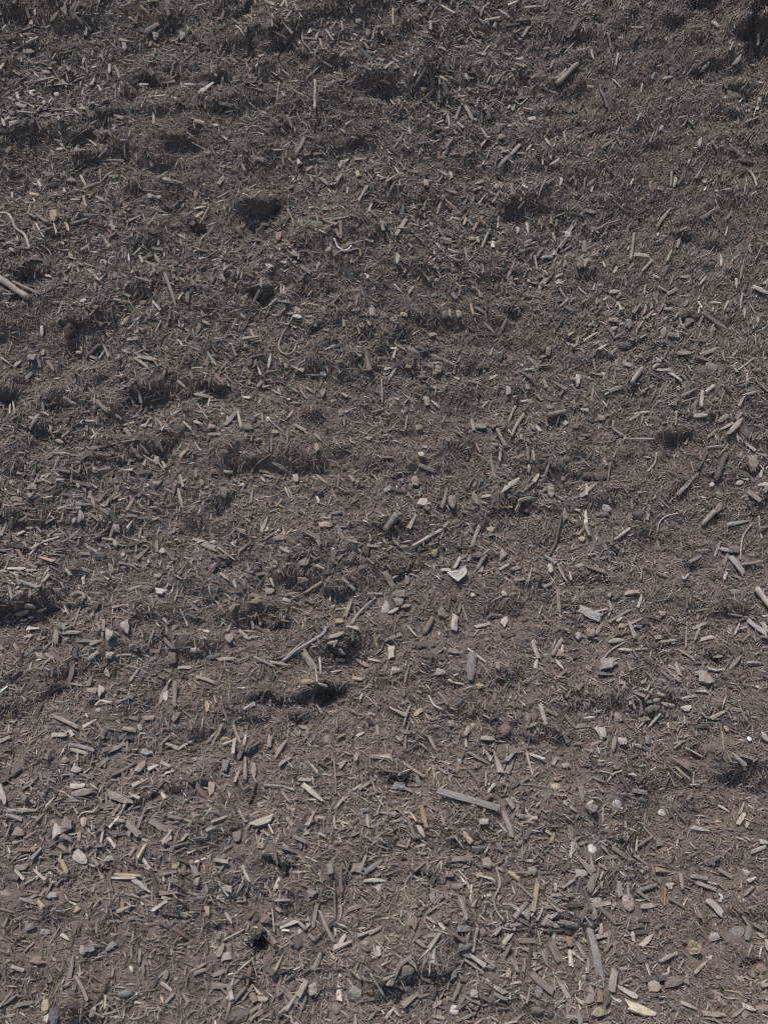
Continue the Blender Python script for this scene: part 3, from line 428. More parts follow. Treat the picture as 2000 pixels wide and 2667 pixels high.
oE 0 1092,1430,16,20;pY 0 1128,1440,15,17;cT 8.4 1226,1430,1249,1364;cE 10.5 1192,1427,1200,1395;pM 0 1244,1446,28,16;
sM 12.1 1242,1485,1255,1461,1265,1448;pT 0 1310,1451,18,20;oR 0 1334,1401,18,17;pP 0 1278,1380,18,13;
sE 6.3 1428,1451,1446,1414,1454,1377,1462,1340 darktwig;pT 0 1470,1343,15,24;cT 7.4 1449,1469,1475,1521;pP 0 1430,1486,14,21;cT 10 1452,1535,1456,1595;
sP 7.4 1299,1487,1323,1474;pM 0 1344,1485,32,12;cT 15.8 1000,1487,1026,1535;pM 0 1042,1548,34,20;pT 0 1037,1569,22,22;
oL 0 1003,1586,24,42 flatgreystone;cP 9.5 1013,1600,1037,1587;cT 7.9 1045,1582,1071,1577;oG 0 1122,1544,23,19;sB 16.3 1105,1650,1126,1611;
pM 0 1147,1598,18,28;sT 4.7 1202,1577,1218,1621;pP 0 1182,1626,16,37;cP 9.5 1236,1637,1273,1629;pP 0 1312,1624,18,22;oP 0 1311,1545,15,18;
kD 0 1321,1654,35,19;cT 4.7 1276,1600,1307,1602;cE 10.5 1071,1684,1129,1686;pP 0 1023,1701,17,34;cP 9.5 1021,1744,1045,1747;sP 7.9 1218,1690,1265,1726;
kG 0 1226,1737,23,74 greybarkslab;pL 0 1150,1750,23,18;pM 0 1181,1700,28,13;cT 10.5 1383,1676,1399,1718;cP 9.5 1391,1745,1397,1721;
sT 11 1436,1708,1460,1669;pR 0 1457,1711,20,15;cP 8.4 1446,1724,1465,1747;oP 0 1144,1650,13,15;pT 0 1294,1739,12,20;cD 7.9 1163,1592,1171,1556;
pD 0 1179,1556,13,23;cP 4.7 1063,1634,1084,1658;kD 0 1039,1485,24,21;pG 0 1060,1514,13,21;oP 0 1231,1550,15,13;cL 24.2 1509,1587,1564,1613 whitishslab;
sP 9.5 1597,1409,1637,1380;sT 10 1521,1367,1534,1398;oY 0 1515,1403,22,22 yellowround;oG 0 1554,1403,14,25;
tP 4.2 1710,1388,1715,1364,1731,1348,1763,1339;sT 14.7 1826,1369,1857,1335 tanlogtop;cL 9.5 1889,1369,1946,1359;sT 10 1928,1474,1978,1466;
cT 6.8 1860,1451,1876,1409;pL 0 1886,1432,28,11;cM 9.5 1881,1474,1894,1445;pM 0 1911,1432,26,18;cL 15.8 1899,1453,1933,1495;
sT 5.3 1925,1461,1931,1403,1952,1369;tP 4.7 1973,1346,1975,1382,1981,1406;cP 7.4 1881,1511,1889,1493;sP 17.3 1965,1537,2000,1584 edgelog;
kG 0 1912,1545,26,18;tE 7.9 1920,1619,1936,1613,1952,1608;sT 5.8 1891,1600,1936,1608,1962,1613;cL 12.6 1944,1619,1991,1653;cP 11.6 1983,1624,1996,1650;
sP 8.4 1715,1674,1757,1669 hoverstick;sT 5.3 1786,1621,1783,1690;cT 6.3 1760,1692,1805,1721;cP 9.5 1823,1669,1857,1661;cT 6.3 1807,1669,1820,1640;
cY 8.4 1852,1709,1878,1709;tP 7.9 1841,1742,1862,1747,1883,1745;cT 9.5 1897,1745,1928,1711;cL 9.5 1755,1729,1765,1763;cP 11.6 1807,1755,1839,1753;
pT 0 1834,1771,34,28;oY 0 1789,1768,18,15;cP 8.4 1608,1695,1650,1696;cT 5.8 1650,1695,1681,1694;sP 4.2 1560,1729,1587,1697,1623,1674;
pL 0 1584,1732,44,26 laminated;cT 13.7 1584,1674,1621,1671;cT 11 1550,1655,1568,1626;pT 0 1538,1650,21,20;pP 0 1505,1658,14,18;
cT 11.6 1623,1550,1660,1545;cE 10.5 1597,1566,1618,1545;cT 7.4 1587,1621,1644,1590;cT 6.8 1623,1632,1671,1611;cT 6.8 1579,1561,1589,1592;
cP 7.4 1658,1584,1668,1550;cT 12.6 1715,1598,1731,1600;tP 6.8 1773,1503,1778,1511,1789,1498;cT 7.4 1791,1466,1823,1448;cT 8.9 1802,1640,1836,1624;
pT 0 1710,1661,18,11;pY 0 1616,1634,14,11;sT 4.7 1668,1511,1671,1477;cP 5.8 1944,1726,1973,1726;oG 0 1981,1729,18,15;cR 5.8 1928,1674,1957,1650;
cP 4.7 1910,1655,1925,1624;kD 0 1658,1343,26,24;kM 0 1568,1343,35,16;sM 12.6 457,1843,462,1780;cM 11.6 420,1838,439,1785;pP 0 437,1819,14,23;
pP 0 268,1804,16,22;pT 0 244,1804,23,15;cT 9.5 142,1869,207,1898;tP 7.9 252,1838,268,1827,294,1833;oL 0 257,1851,21,15;cD 7.9 97,1872,116,1833;
cP 11 139,1916,179,1918;cT 10.5 5,1935,32,1922;cP 8.9 186,1951,228,1961;cL 8.9 184,1938,247,1953;cT 9.5 270,1964,323,1938;
sM 10 297,2019,326,2006,357,1987;pL 0 386,1964,28,16;cT 19.4 362,2016,383,1990;cT 9.5 257,1998,284,1974;pP 0 202,2006,28,15;oU 0 294,1980,11,11;
cT 12.6 452,1877,467,1856;pT 0 389,1873,28,12;cP 9.5 362,1888,368,1903;sT 5.8 278,1896,320,1906;pT 0 336,1901,34,11;pD 0 334,1923,21,9;
cT 18.9 194,2069,246,2061 thickslab;cP 13.1 189,2050,223,2049;cT 17.9 286,2069,352,2092 fibrousslab;cT 15.8 336,2142,368,2177;
oE 0 45,2011,34,37 darkstone;pD 0 18,2032,23,21;cL 16.8 5,2050,24,2095;cP 10.5 24,2112,100,2110 palesplit;sT 5.8 34,2142,21,2179;pT 0 55,2169,26,20;
pP 0 155,2163,23,30;pM 0 181,2150,28,34;pY 0 223,2142,17,26;oG 0 58,2142,23,18;oT 0 142,2142,20,18;cT 10.5 155,2200,179,2216;cP 6.3 265,2195,273,2158;
cY 10.5 210,2190,213,2163;sT 3.7 365,2124,376,2079;cG 6.3 113,2032,108,2014;sT 7.9 418,1943,446,1917;cP 6.3 462,1953,496,1932;
tP 4.7 205,2132,215,2119,231,2114,252,2116;pY 0 92,2213,15,13;cP 7.4 465,2200,491,2171;cM 6.3 263,2106,263,2074;pY 0 173,1980,15,15;
pT 0 265,1914,13,23;cP 5.8 539,1932,566,1901;cT 7.4 550,1938,576,1888;cY 9.5 568,1923,597,1922;cT 7.4 608,1882,629,1938;sP 8.4 637,1943,644,1914;
cT 11 621,1980,629,1956;sT 11 642,2029,642,1974;pT 0 665,2008,14,34;cT 11 700,1948,705,1919;cT 12.6 718,1977,749,1930;cT 9.5 726,1995,760,1974;
oM 0 852,1927,23,24 facetedstone;cT 8.4 778,1893,805,1903;cY 10.5 538,1830,543,1854;cT 8.4 676,1827,686,1801;cT 7.9 702,1835,704,1814;
pY 0 550,2058,17,32;sT 8.4 689,2045,736,2048;sT 5.8 736,2048,768,2058;cP 12.6 789,2045,841,2090;cP 8.4 776,2031,810,2033;sT 6.3 876,2043,870,1977;
cT 10.5 886,2001,902,1980;cP 6.3 920,2058,944,2043;cP 6.3 873,2108,897,2079;kG 0 949,2111,25,12;oW 0 981,2022,17,15;cP 7.4 550,2142,589,2127;
cP 17.9 664,2148,713,2131 fatpale;sP 7.4 702,2148,713,2171;pM 0 616,2182,23,26;cT 10.5 747,2132,763,2153;cG 9.5 763,2179,799,2195;oY 0 765,2110,15,14;
cP 7.4 873,2158,870,2129;cT 7.4 902,2142,918,2161;cT 8.4 960,2156,957,2124;sP 5.8 736,2195,763,2221;cR 12.6 508,2045,532,2079;sD 7.9 650,2090,668,2037;
pG 0 584,1998,18,28;cT 7.4 736,2066,755,2092;cP 5.8 962,1859,978,1864;cP 5.8 939,1827,946,1806;cT 5.3 965,2022,978,2064;pT 0 931,1974,13,21;
pR 0 684,2205,16,14;cG 7.9 784,2211,781,2184;cG 11.6 539,2177,553,2153;cG 16.8 1150,2064,1297,2106 longgreyplank;cP 11 1404,1833,1420,1890 palestrip;
cB 9.5 1420,1848,1446,1864;oR 0 1312,1903,32,34 pinkstone;pL 0 1270,1924,36,13;cE 10.5 1362,1909,1399,1919;cT 13.1 1305,2111,1331,2177;
cT 11.6 1318,2082,1336,2108;cO 10.5 1097,2098,1110,2156;cP 12.6 1087,2148,1105,2177;cY 13.1 1207,2166,1228,2192;pP 0 1258,2138,23,13;
pL 0 1039,2047,30,18;cT 8.4 1050,1987,1105,2024;cT 8.4 1116,1914,1137,1959;cY 11.6 1081,1864,1100,1848;cT 6.3 1053,1888,1071,1833;
tT 5.8 1055,1953,1058,1911,1066,1885;cM 10 1218,1961,1270,1990;sT 4.7 1294,2032,1315,1990,1320,1943;cT 13.7 1318,2016,1331,1980;
cP 7.4 1268,2064,1286,2043;tT 3.7 1265,2064,1297,2079,1299,2121;cE 8.4 1323,2056,1349,2040;oY 0 1446,2050,26,22;oR 0 1449,2029,25,17;
oM 0 1423,2079,23,25;oE 0 1460,1964,25,18;pT 0 1470,1998,20,12;cT 9.5 1436,1995,1449,1977;cP 5.3 1368,1953,1386,2022;cL 9.5 1465,2087,1499,2114;
cT 8.4 1349,2127,1391,2129;cY 10.5 1433,2195,1441,2169;kG 0 1486,2169,17,39;cG 12.6 1294,2195,1310,2216;oE 0 1147,2208,23,20;
cT 7.9 1058,2211,1068,2184;cE 10.5 1005,2179,1016,2211;sT 5.8 1032,2103,1074,2148;oM 0 1214,1788,20,20;pY 0 1247,1788,16,15;cT 9.5 1284,1827,1289,1796;
cM 10.5 1439,1882,1452,1903;cT 10.5 1465,1906,1475,1930;cM 10.5 1470,1864,1499,1898;cT 9.5 1365,1890,1397,1882;pT 0 1373,1872,15,25;
pT 0 1171,1885,17,17;oY 0 1231,1889,15,15;tP 5.3 1116,1812,1131,1838,1152,1848;cT 7.4 1126,1890,1144,1890;oL 0 1197,1982,18,14;
cE 8.4 1076,2095,1079,2058;cM 10.5 1095,2048,1087,2016;cT 5.8 1263,2050,1263,2016;sT 4.7 1184,2027,1202,2053;tT 3.7 1352,2043,1389,2045,1420,2050;
oW 0 1605,2095,26,24 whiteoval;oW 0 1723,2115,21,22 whiteangular;cG 7.4 1718,2100,1731,2108;oW 0 1539,2213,28,28 whiterough;
oT 0 1608,1869,25,30 tanboulder;cP 11.6 1550,1898,1568,1927;pL 0 1566,1909,18,26;cT 11 1592,1959,1597,1917;pP 0 1616,1932,18,18;pM 0 1697,1842,34,15;
oT 0 1720,1809,25,14;sP 7.4 1689,1893,1718,1859;pP 0 1786,1846,21,15;cP 7.4 1726,1831,1755,1834;cT 7.4 1679,1827,1715,1822;sT 7.9 1676,1825,1697,1796;
cP 6.3 1768,1822,1810,1814;cE 10.5 1807,1893,1841,1891;kG 0 1686,1927,17,23;cT 7.4 1752,1938,1786,1930;sP 5.8 1784,1948,1828,1972;
sP 4.7 1802,2043,1804,2011;sP 4.7 1794,2044,1820,2043;cT 6.3 1755,1998,1789,2029;oY 0 1891,1898,15,23;sT 5.8 1876,1906,1881,1953;
cL 11.6 1902,1964,1933,1993 whitewood;cT 7.4 1923,1966,1957,1977;oW 0 1950,1925,14,14;cP 13.7 1978,1911,1996,1935;oW 0 1972,1789,13,8;
cP 6.3 1870,2100,1897,2116;cP 6.3 1920,2124,1936,2092;cP 11.6 1920,2148,1936,2121;cP 7.9 1941,2158,1946,2142;pL 0 1815,2161,42,12;
sM 8.9 1658,2205,1697,2179;sP 4.2 1673,2153,1707,2190;cM 16.8 1715,2205,1716,2187;tP 5.8 1579,2037,1595,2016,1616,2008;
tT 6.8 1539,2024,1558,2032,1574,2037;cG 10.5 1505,2053,1513,2095;pM 0 1534,2106,23,23;cP 5.8 1568,2142,1567,2103;cP 6.3 1650,2216,1655,2179;
oP 0 1579,2156,13,13;pT 0 1660,2061,34,11;cP 8.4 1949,2219,1986,2205;cP 11.6 1970,2192,1994,2195;cG 8.4 1505,2200,1526,2192;cT 7.9 1560,2200,1579,2221;
cM 8.4 1826,2140,1862,2142;oE 0 1797,2128,15,13;pR 0 1600,2001,17,11;cG 8.4 1836,1867,1873,1872;cG 11.6 1500,1893,1526,1890;
cP 25.2 204,2222,232,2246 fanchip;sY 14.2 167,2240,181,2272 bonestick;cP 8.4 42,2267,63,2290;kE 0 37,2289,32,20;pM 0 58,2261,28,15;
oM 0 16,2332,50,30 leftedgestone;cT 7.9 158,2248,163,2222;tM 4.2 294,2259,289,2290,297,2322;cP 6.3 291,2289,357,2289;cY 8.4 305,2277,368,2281;
cL 10.5 349,2290,391,2322;cP 8.4 376,2238,402,2280;sT 6.8 362,2254,362,2222;pL 0 142,2335,22,17;cM 7.4 121,2332,139,2296;oY 0 202,2369,19,20;
cO 10.5 318,2380,319,2345;cT 7.9 289,2398,318,2400;cG 9.5 336,2393,352,2390;cP 8.4 402,2369,436,2345;cP 7.4 423,2335,449,2340;pG 0 79,2414,25,18;
pL 0 118,2429,25,11;sT 4.7 129,2461,163,2403;cP 7.4 163,2435,184,2450;pR 0 105,2503,28,20 redbrownblock;cM 10.5 184,2548,192,2490;
cT 7.9 200,2542,231,2603;sT 7.4 294,2563,299,2521;pL 0 234,2471,25,11;cL 12.6 281,2471,302,2453;pT 0 218,2474,15,23;cP 14.2 239,2642,249,2616;
pY 0 129,2624,22,33 yellowflat;kU 0 147,2642,26,44;pP 0 126,2653,15,18;cT 8.4 0,2621,47,2592;cT 9.5 39,2621,97,2611;cP 8.4 32,2516,63,2527;
kG 0 331,2584,34,15;cG 9.5 376,2537,373,2511;cT 7.4 431,2613,457,2584;cT 7.4 365,2506,368,2474;pT 0 431,2540,15,21;cP 8.4 341,2516,349,2532;
cP 7.4 420,2558,446,2577;cT 7.9 81,2340,102,2332;cT 5.8 58,2485,87,2458;cT 6.3 11,2416,24,2390;oY 0 457,2256,23,16;pP 0 286,2235,18,14;
sG 6.3 870,2290,873,2401 spike;cP 6.3 874,2437,874,2416;cT 10 815,2411,825,2353;cT 7.9 836,2372,870,2448;cP 10.5 944,2296,1000,2296;
cG 12.1 952,2269,994,2240;pT 0 928,2261,28,23;pG 0 862,2264,17,26;sT 10 770,2390,797,2419;sM 10 723,2408,765,2393;cP 11 802,2414,802,2390;
oP 0 781,2427,18,19;kE 0 776,2453,23,34;cP 11 886,2461,902,2435;sP 6.8 581,2450,639,2419;cT 12.6 568,2492,584,2461;pP 0 592,2490,23,18;
cT 13.7 550,2569,592,2569;sM 10 608,2608,642,2569;cO 10.5 642,2558,650,2519;cR 11 723,2595,734,2548;sP 8.9 747,2629,797,2550 longpale;
pP 0 812,2574,20,26;cT 11 815,2527,834,2485;cT 11.6 781,2629,794,2595;pP 0 692,2600,23,11;cP 8.4 587,2374,605,2403;pY 0 542,2372,12,24;
cP 9.5 542,2322,539,2301;sT 5.8 568,2277,600,2233;cP 7.9 631,2254,652,2296;cP 10.5 718,2322,731,2288;oL 0 513,2296,23,20;cT 9.5 962,2437,999,2414;
oT 0 949,2456,23,15;sP 6.3 965,2532,1000,2590;kG 0 928,2584,34,32;oM 0 876,2626,28,34;cM 11.6 904,2372,936,2361;cE 11.6 650,2390,668,2372;
kD 0 671,2390,16,25;cT 8.4 500,2529,539,2508;cT 9.5 505,2537,539,2524;cT 10.5 553,2542,584,2529;pR 0 694,2395,23,21;cE 9.5 539,2485,537,2453;
cT 6.3 886,2395,891,2359;sP 4.7 710,2364,716,2427;pL 0 988,2479,12,25;cT 8.4 802,2432,820,2453;cT 6.3 631,2605,660,2563;kE 0 621,2647,49,34;
oG 0 574,2432,15,20;pT 0 810,2327,20,20;cT 7.4 939,2264,952,2227;tT 6.3 1273,2238,1294,2269,1300,2306,1286,2338,1291,2369,1312,2398 windingtwig;
cT 10.5 1197,2340,1213,2393;cY 14.7 1323,2272,1351,2290;sT 7.9 1347,2301,1383,2335;pM 0 1194,2309,30,13;pT 0 1125,2342,16,25;
cP 12.6 1310,2458,1334,2429;sE 8.9 1192,2440,1231,2453;sT 10 1231,2477,1236,2443,1242,2416;pM 0 1202,2416,28,15;pG 0 1207,2463,39,15;
oM 0 1215,2487,29,25;cM 10.5 1084,2448,1108,2469;cT 10.5 1045,2508,1071,2490;pM 0 1058,2521,28,23;cE 10.5 1144,2529,1179,2511;
cT 6.3 1207,2498,1257,2534;pT 0 1370,2374,18,32;cP 5.8 1397,2395,1410,2364;cT 14.2 1420,2398,1452,2408;cT 10 1452,2395,1499,2406;
oD 0 1479,2426,20,20 blackstone;oE 0 1431,2421,17,22;cM 12.6 1349,2448,1391,2448;cM 10.5 1347,2529,1331,2495;cT 6.3 1362,2527,1365,2492;
cT 10.5 1368,2469,1397,2492;cM 19.4 1433,2458,1457,2506;cM 14.2 1412,2474,1423,2516;cM 17.9 1386,2537,1439,2582 bigdarkchip;kG 0 1402,2582,19,30;
kE 0 1436,2634,18,25;oW 0 1181,2629,28,25 crescent;cT 9.5 1202,2587,1247,2608;cP 10.5 1286,2569,1318,2584;cT 8.4 1286,2584,1318,2600;
pP 0 1231,2582,18,16;cP 11.6 1063,2566,1071,2592;sT 7.4 1016,2553,1050,2574;cT 9.5 1181,2600,1197,2558;pT 0 1179,2529,12,26;oT 0 1278,2532,14,15;
cT 9.5 1024,2624,1042,2647;kD 0 1126,2579,21,34;cT 6.3 1186,2658,1234,2637;tT 6.3 1066,2351,1053,2311,1068,2280,1105,2246;kE 0 1150,2293,23,18;
cT 11.6 1126,2621,1150,2608;pR 0 1079,2406,23,30;cT 7.9 1108,2390,1137,2408;pB 0 1218,2235,16,28;pT 0 1268,2248,21,28;pY 0 1249,2279,18,13;
sP 4.7 1194,2267,1215,2290;pT 0 1386,2272,21,18;sT 7.4 1462,2311,1494,2290;cP 8.4 1446,2322,1446,2301;cD 12.6 1483,2254,1462,2272;pY 0 1323,2532,13,23;
pR 0 1481,2453,18,23;cT 12.6 1449,2443,1473,2448;cP 8.4 1481,2479,1499,2490;pM 0 1402,2626,28,15;cM 15.8 1257,2416,1252,2437;
cG 20 1532,2422,1558,2542 longdarkslab;oT 0 1634,2348,34,53 wedgestone;cT 18.9 1529,2322,1542,2275;oP 0 1550,2344,35,17;cL 17.9 1496,2275,1526,2273;
sM 11 1658,2319,1707,2303;cM 8.4 1652,2319,1694,2353;cT 12.6 1663,2364,1694,2359;cT 18.9 1587,2579,1595,2527;cP 11.6 1605,2571,1655,2598;
cC 22.1 1629,2616,1702,2642 creamchip;cE 14.7 1673,2550,1739,2548;cT 15.8 1532,2616,1542,2579;cR 14.2 1558,2611,1560,2584;cE 12.6 1574,2616,1581,2584;
oW 0 1605,2603,34,15;cP 12.6 1665,2464,1694,2437;pY 0 1555,2637,30,23;xY 0 1799,2469,34,42 yellowleaf;oL 0 1847,2495,28,18;cT 8.4 1802,2532,1834,2503;
cL 16.8 1841,2345,1876,2380;tW 7.9 1868,2327,1876,2335,1870,2348;cL 9.5 1794,2280,1836,2288;cT 8.4 1810,2298,1862,2317;sT 10 1768,2275,1773,2314;
sO 7.4 1728,2359,1731,2314;pP 0 1742,2309,16,16;sG 7.9 1736,2338,1776,2361;oG 0 1920,2427,49,28 greyrock;kG 0 1947,2432,18,34;
cB 7.4 1931,2335,1957,2309;oY 0 1988,2366,18,12;cT 7.4 1933,2385,1954,2416;pP 0 1994,2466,18,23;oR 0 1981,2524,49,26 edgerock;
cT 12.6 1831,2642,1886,2647;cT 7.4 1902,2650,1933,2626;cP 11.6 1931,2619,1965,2634;cR 15.8 1967,2629,2000,2629;oM 0 1939,2645,25,30;
cT 9.5 1713,2503,1757,2482;cP 7.4 1679,2511,1689,2542;cP 9.5 1644,2427,1647,2453;cD 10.5 1650,2429,1681,2427;cP 11.6 1560,2435,1563,2406;
cT 7.4 1579,2474,1584,2424;cT 10.5 1550,2440,1581,2432;cM 11.6 1500,2458,1521,2495;cP 6.3 1500,2492,1521,2508;kD 0 1505,2511,14,23;
cT 7.4 1529,2537,1529,2500;pT 0 1542,2377,16,25;cT 9.5 1587,2366,1602,2351;pB 0 1752,2558,44,23;pT 0 1702,2571,28,25;cP 8.4 1770,2611,1810,2629;
oP 0 1868,2595,18,15;pL 0 1857,2440,28,18;cP 8.4 1967,2432,1986,2443;sT 7.9 1946,2490,1957,2461;cP 8.4 1944,2296,1965,2285;oL 0 1941,2272,23,20;
cT 8.4 1555,2251,1579,2267;cT 7.4 1642,2227,1673,2248"""
DATA = DATA.replace("\n", "")
LM = """
palelog|stick|short pale round stick lying tilted near the top left corner|pale short top-left stick
topleftpebble|pebble|small round white pebble among the chips at upper left|round white upper-left pebble
greenscrap|plastic scrap|tiny green plastic scrap in a dark hollow at upper left|tiny green plastic scrap
uprightstick|stick|long straight pale stick pointing straight up the slope near the top|long pale upright stick
darkroll|bark roll|dark grey roll of bark lying level near the top, right of centre|dark grey bark roll
shortlog|stick|short fat pale stick lying level near the top, like a cut stub|short fat pale stub
bigsplit|wood chunk|big ridged split stick slanting up right over a dark gap near the top|big ridged split stick
husk||pale yellow ragged husk lying among brown chips, upper right of centre|pale yellow husk
jointedtwig|twig|grey jointed twig running down to the right, in the upper right quarter|grey jointed twig
topcornerchip|wood chip|bright pale wood chip slanting up right beside the dark top right corner hollow|bright top-right chip
shadowblock|wood block|thick light brown block overhanging a dark hollow near the top right edge|overhanging top-right block
redstone|stone|small reddish stone among dense chips in the upper right quarter|small reddish stone
leftbranch|branch|long pale crooked twig running down from the left edge in the upper third|crooked pale left-edge twig
tanleaf|dry leaf|yellowish crumpled leaf-like piece beside a grey bark stick at upper left|yellowish crumpled leaf piece
longwedge|wood wedge|long tapering light brown wedge running down right in the upper left quarter|long tapering upper-left wedge
biglog|log|thickest light brown log, slanting down right from the left edge|thickest left-edge log
thinlog|stick|straight light brown stick parallel to and just above the thickest left-edge log|
hookstrip|plastic strip|white hooked strip curling like a fishing hook, above the middle|white hooked strip
greybark|bark|ragged grey bark piece to the upper left of the white hooked strip|ragged grey bark piece
redchunk|wood chunk|reddish brown square chunk at the right edge of a big dark hollow|reddish square chunk
whitelump|stone|white flattish lump just left of the thin looping root|white flattish lump
looproot|root|thin light brown root curling into an open loop, left of centre|thin looping root
orangechip|wood chip|orange-brown wood chip slanting up right, upper right of centre|orange-brown slanting chip
spearhead|wood chip|broad light brown spearhead-shaped chip pointing up right, upper right of centre|spearhead-shaped chip
rightplank|wood chip|long flat light brown plank chip slanting up right on fine brown soil|long slanting plank chip
bentroot|root|bent light brown root with a hooked left end, in the upper right quarter|bent hook-ended root
knobbystick|stick|knobbly light brown stick standing nearly upright in the upper right quarter|knobbly upright stick
longwedgeright|wood wedge|long light brown wedge slanting down right near the right edge, upper middle|long right-hand wedge
greyovalstone|stone|smooth grey-brown oval stone standing on end, right of centre|grey-brown oval stone
darkbarkstick|stick|thick dark grey bark stick slanting up right, left of centre|thick dark bark stick
darkflake|bark flake|dark brown curved bark flake shading a gap, in the left middle|dark curved bark flake
bonelump|bone lump|off-white round knobby lump with a dark dimple, left of centre|off-white knobby lump
fatwedge|wood chip|broad light brown wedge-shaped chip leaning right, left of centre|broad leaning wedge chip
whitestonepair|stone|white upright stone with a thin pale splinter running off it, left of centre|white upright stone
rustyclump|fibre clump|rust-brown clump of shredded fibres near the middle|rust-brown fibre clump
curvedstick|stick|grey-brown curved stick rising to the right, just left of the centre|curved grey-brown stick
shadowlog|log|grey-brown cut log casting a black shadow below it, right of the middle|shadow-casting cut log
whitechunk|stone|white angular chunk at the right end of the cut log with a shadow|
yellowblock|wood block|yellowish square block standing among chips near the middle|yellowish square block
roughgreystone|stone|rough grey lumpy stone near the right edge, just above mid-height|rough grey lumpy stone
paleuprightlog|log|pale short log standing upright below the rough grey lumpy stone|pale short upright log
darkroughlog|log|dark grey rough-barked log leaning right near the right edge|dark rough-barked log
strawstem|stem|thin level straw-like stem left of a shaggy hollow, right of centre|thin level straw stem
thinbranch|branch|thin pale branch rising right over a dark hollow near the left edge|thin pale left branch
paleblock|wood block|pale square-cut block lying in the left half, below mid-height|pale square-cut block
curledbark|bark|light brown bark strip curled into an arch, in the left half|arched curled bark strip
smallwhitestone|stone|small white stone left of centre, just below mid-height|small white centre-left stone
peeledtwig|stick|yellowish peeled twig rising right, left of centre below mid-height|yellowish peeled twig
greystick|stick|light grey slightly bent stick slanting up right beside a dark round hollow|bent light grey stick
longbranch|branch|longest light grey branch, curving up right below a shadowed lip, left of centre|longest light grey branch
whitescrap|plastic scrap|bright white flat plastic scrap with pointed left corner, right of centre|bright white plastic scrap
palestick|stick|straight pale stick slanting up right above the bright white plastic scrap|
greylog|log|thick grey log slanting up right, just right of the exact centre|thick grey central log
darkball|stone|round dark grey ball-like stone just above the bright white plastic scrap|round dark grey ball
darktwig|twig|long dark grey thin twig bending downward, right of centre|long thin dark twig
flatgreystone|stone|flat light grey stone standing upright, left of the dark brown bark log|flat light grey stone
greybarkslab|bark|long grey bark slab running down the slope, right of centre|long grey bark slab
whitishslab|wood slab|broad whitish-grey weathered slab tilted down right over a black gap|broad whitish-grey slab
yellowround|stone|yellowish round disc-like stone in the right half at mid-height|yellowish round disc
tanlogtop|log|light brown log slanting up right near the right edge at mid-height|light brown slanting log
edgelog|log|fat pale log cut off by the right edge, just below mid-height|fat pale right-edge log
hoverstick|stick|pale level stick casting a detached shadow below, in the right half|pale level stick
laminated|wood block|layered light grey wood knot lying level, in the right half|layered light grey knot
thickslab|wood slab|thick light brown rounded slab, one of two lying together at lower left|thick rounded lower-left slab
fibrousslab|wood slab|broad fibrous light brown slab slanting down right above a dark hollow, lower left|broad fibrous slab
darkstone|stone|dark grey rough stone near the left edge in the lower third|dark rough left stone
palesplit|wood chip|pale level split strip near the left edge in the lower third|pale level split strip
facetedstone|stone|grey-brown many-sided stone below the largest shadowed overhang|grey-brown faceted stone
fatpale|wood chunk|fat pale chunk tapering to the right, left of centre in the lower third|fat pale tapering chunk
longgreyplank|wood plank|long grey weathered plank slanting down right, lower middle|long grey weathered plank
palestrip|wood chip|pale upright flat strip leaning left, right of centre in the lower third|pale upright flat strip
pinkstone|stone|pinkish brown stone with a black shadow below, right of centre|pinkish brown stone
whiteoval|stone|smooth white oval stone in the lower right quarter|smooth white oval stone
whiteangular|stone|white angular stone with a small grey chip on top, lower right|white angular stone
whiterough|stone|rough white stone below the smooth white oval stone|rough white stone
tanboulder|stone|light brown egg-shaped stone beside a grey chip in the right half|light brown egg-shaped stone
whitewood|wood chip|whitish weathered chip slanting down right near the right edge, lower half|whitish slanting chip
fanchip|wood chip|wide pale fan-shaped chip at lower left, beside a bone-like stick|wide pale fan chip
bonestick|stick|short yellowish bone-like stick with a thick end, lower left|bone-like yellowish stick
leftedgestone|stone|large grey-brown stone cut off by the left edge near the bottom|large left-edge stone
redbrownblock|wood block|reddish brown square block near the bottom left corner|reddish bottom-left block
yellowflat|wood block|yellowish flat block beside a bluish dark flake at bottom left|yellowish bottom-left block
spike|stick|thin grey rod standing straight up the slope near the bottom, left of centre|thin grey upright rod
longpale|stick|long pale splintered stick rising right near the bottom, left of centre|long pale bottom stick
windingtwig|twig|winding light brown twig bending several times down the slope, near the bottom|winding light brown twig
blackstone|stone|small black round stone near the bottom, right of centre|small black stone
bigdarkchip|wood chip|big grey-brown chip slanting down right near the bottom, right of centre|big grey-brown bottom chip
crescent|stone|round off-white stone at the bottom, right of the centre line|round off-white bottom stone
longdarkslab|wood slab|long dark grey slab tapering to a point at its lower end, lower right|long dark tapering slab
wedgestone|stone|light brown stone, broad above and narrow below, lower right|light brown wedge stone
creamchip|wood chip|large cream-coloured split chip near the bottom right|large cream chip
yellowleaf|dry leaf|yellow-brown crumpled leaf on bare soil at lower right|yellow-brown crumpled leaf
greyrock|rock|jagged grey rock near the right edge at lower right|jagged grey rock
edgerock|rock|reddish brown rock cut off by the right edge near the bottom|reddish right-edge rock
"""
class Piece: pass
PIECES = []
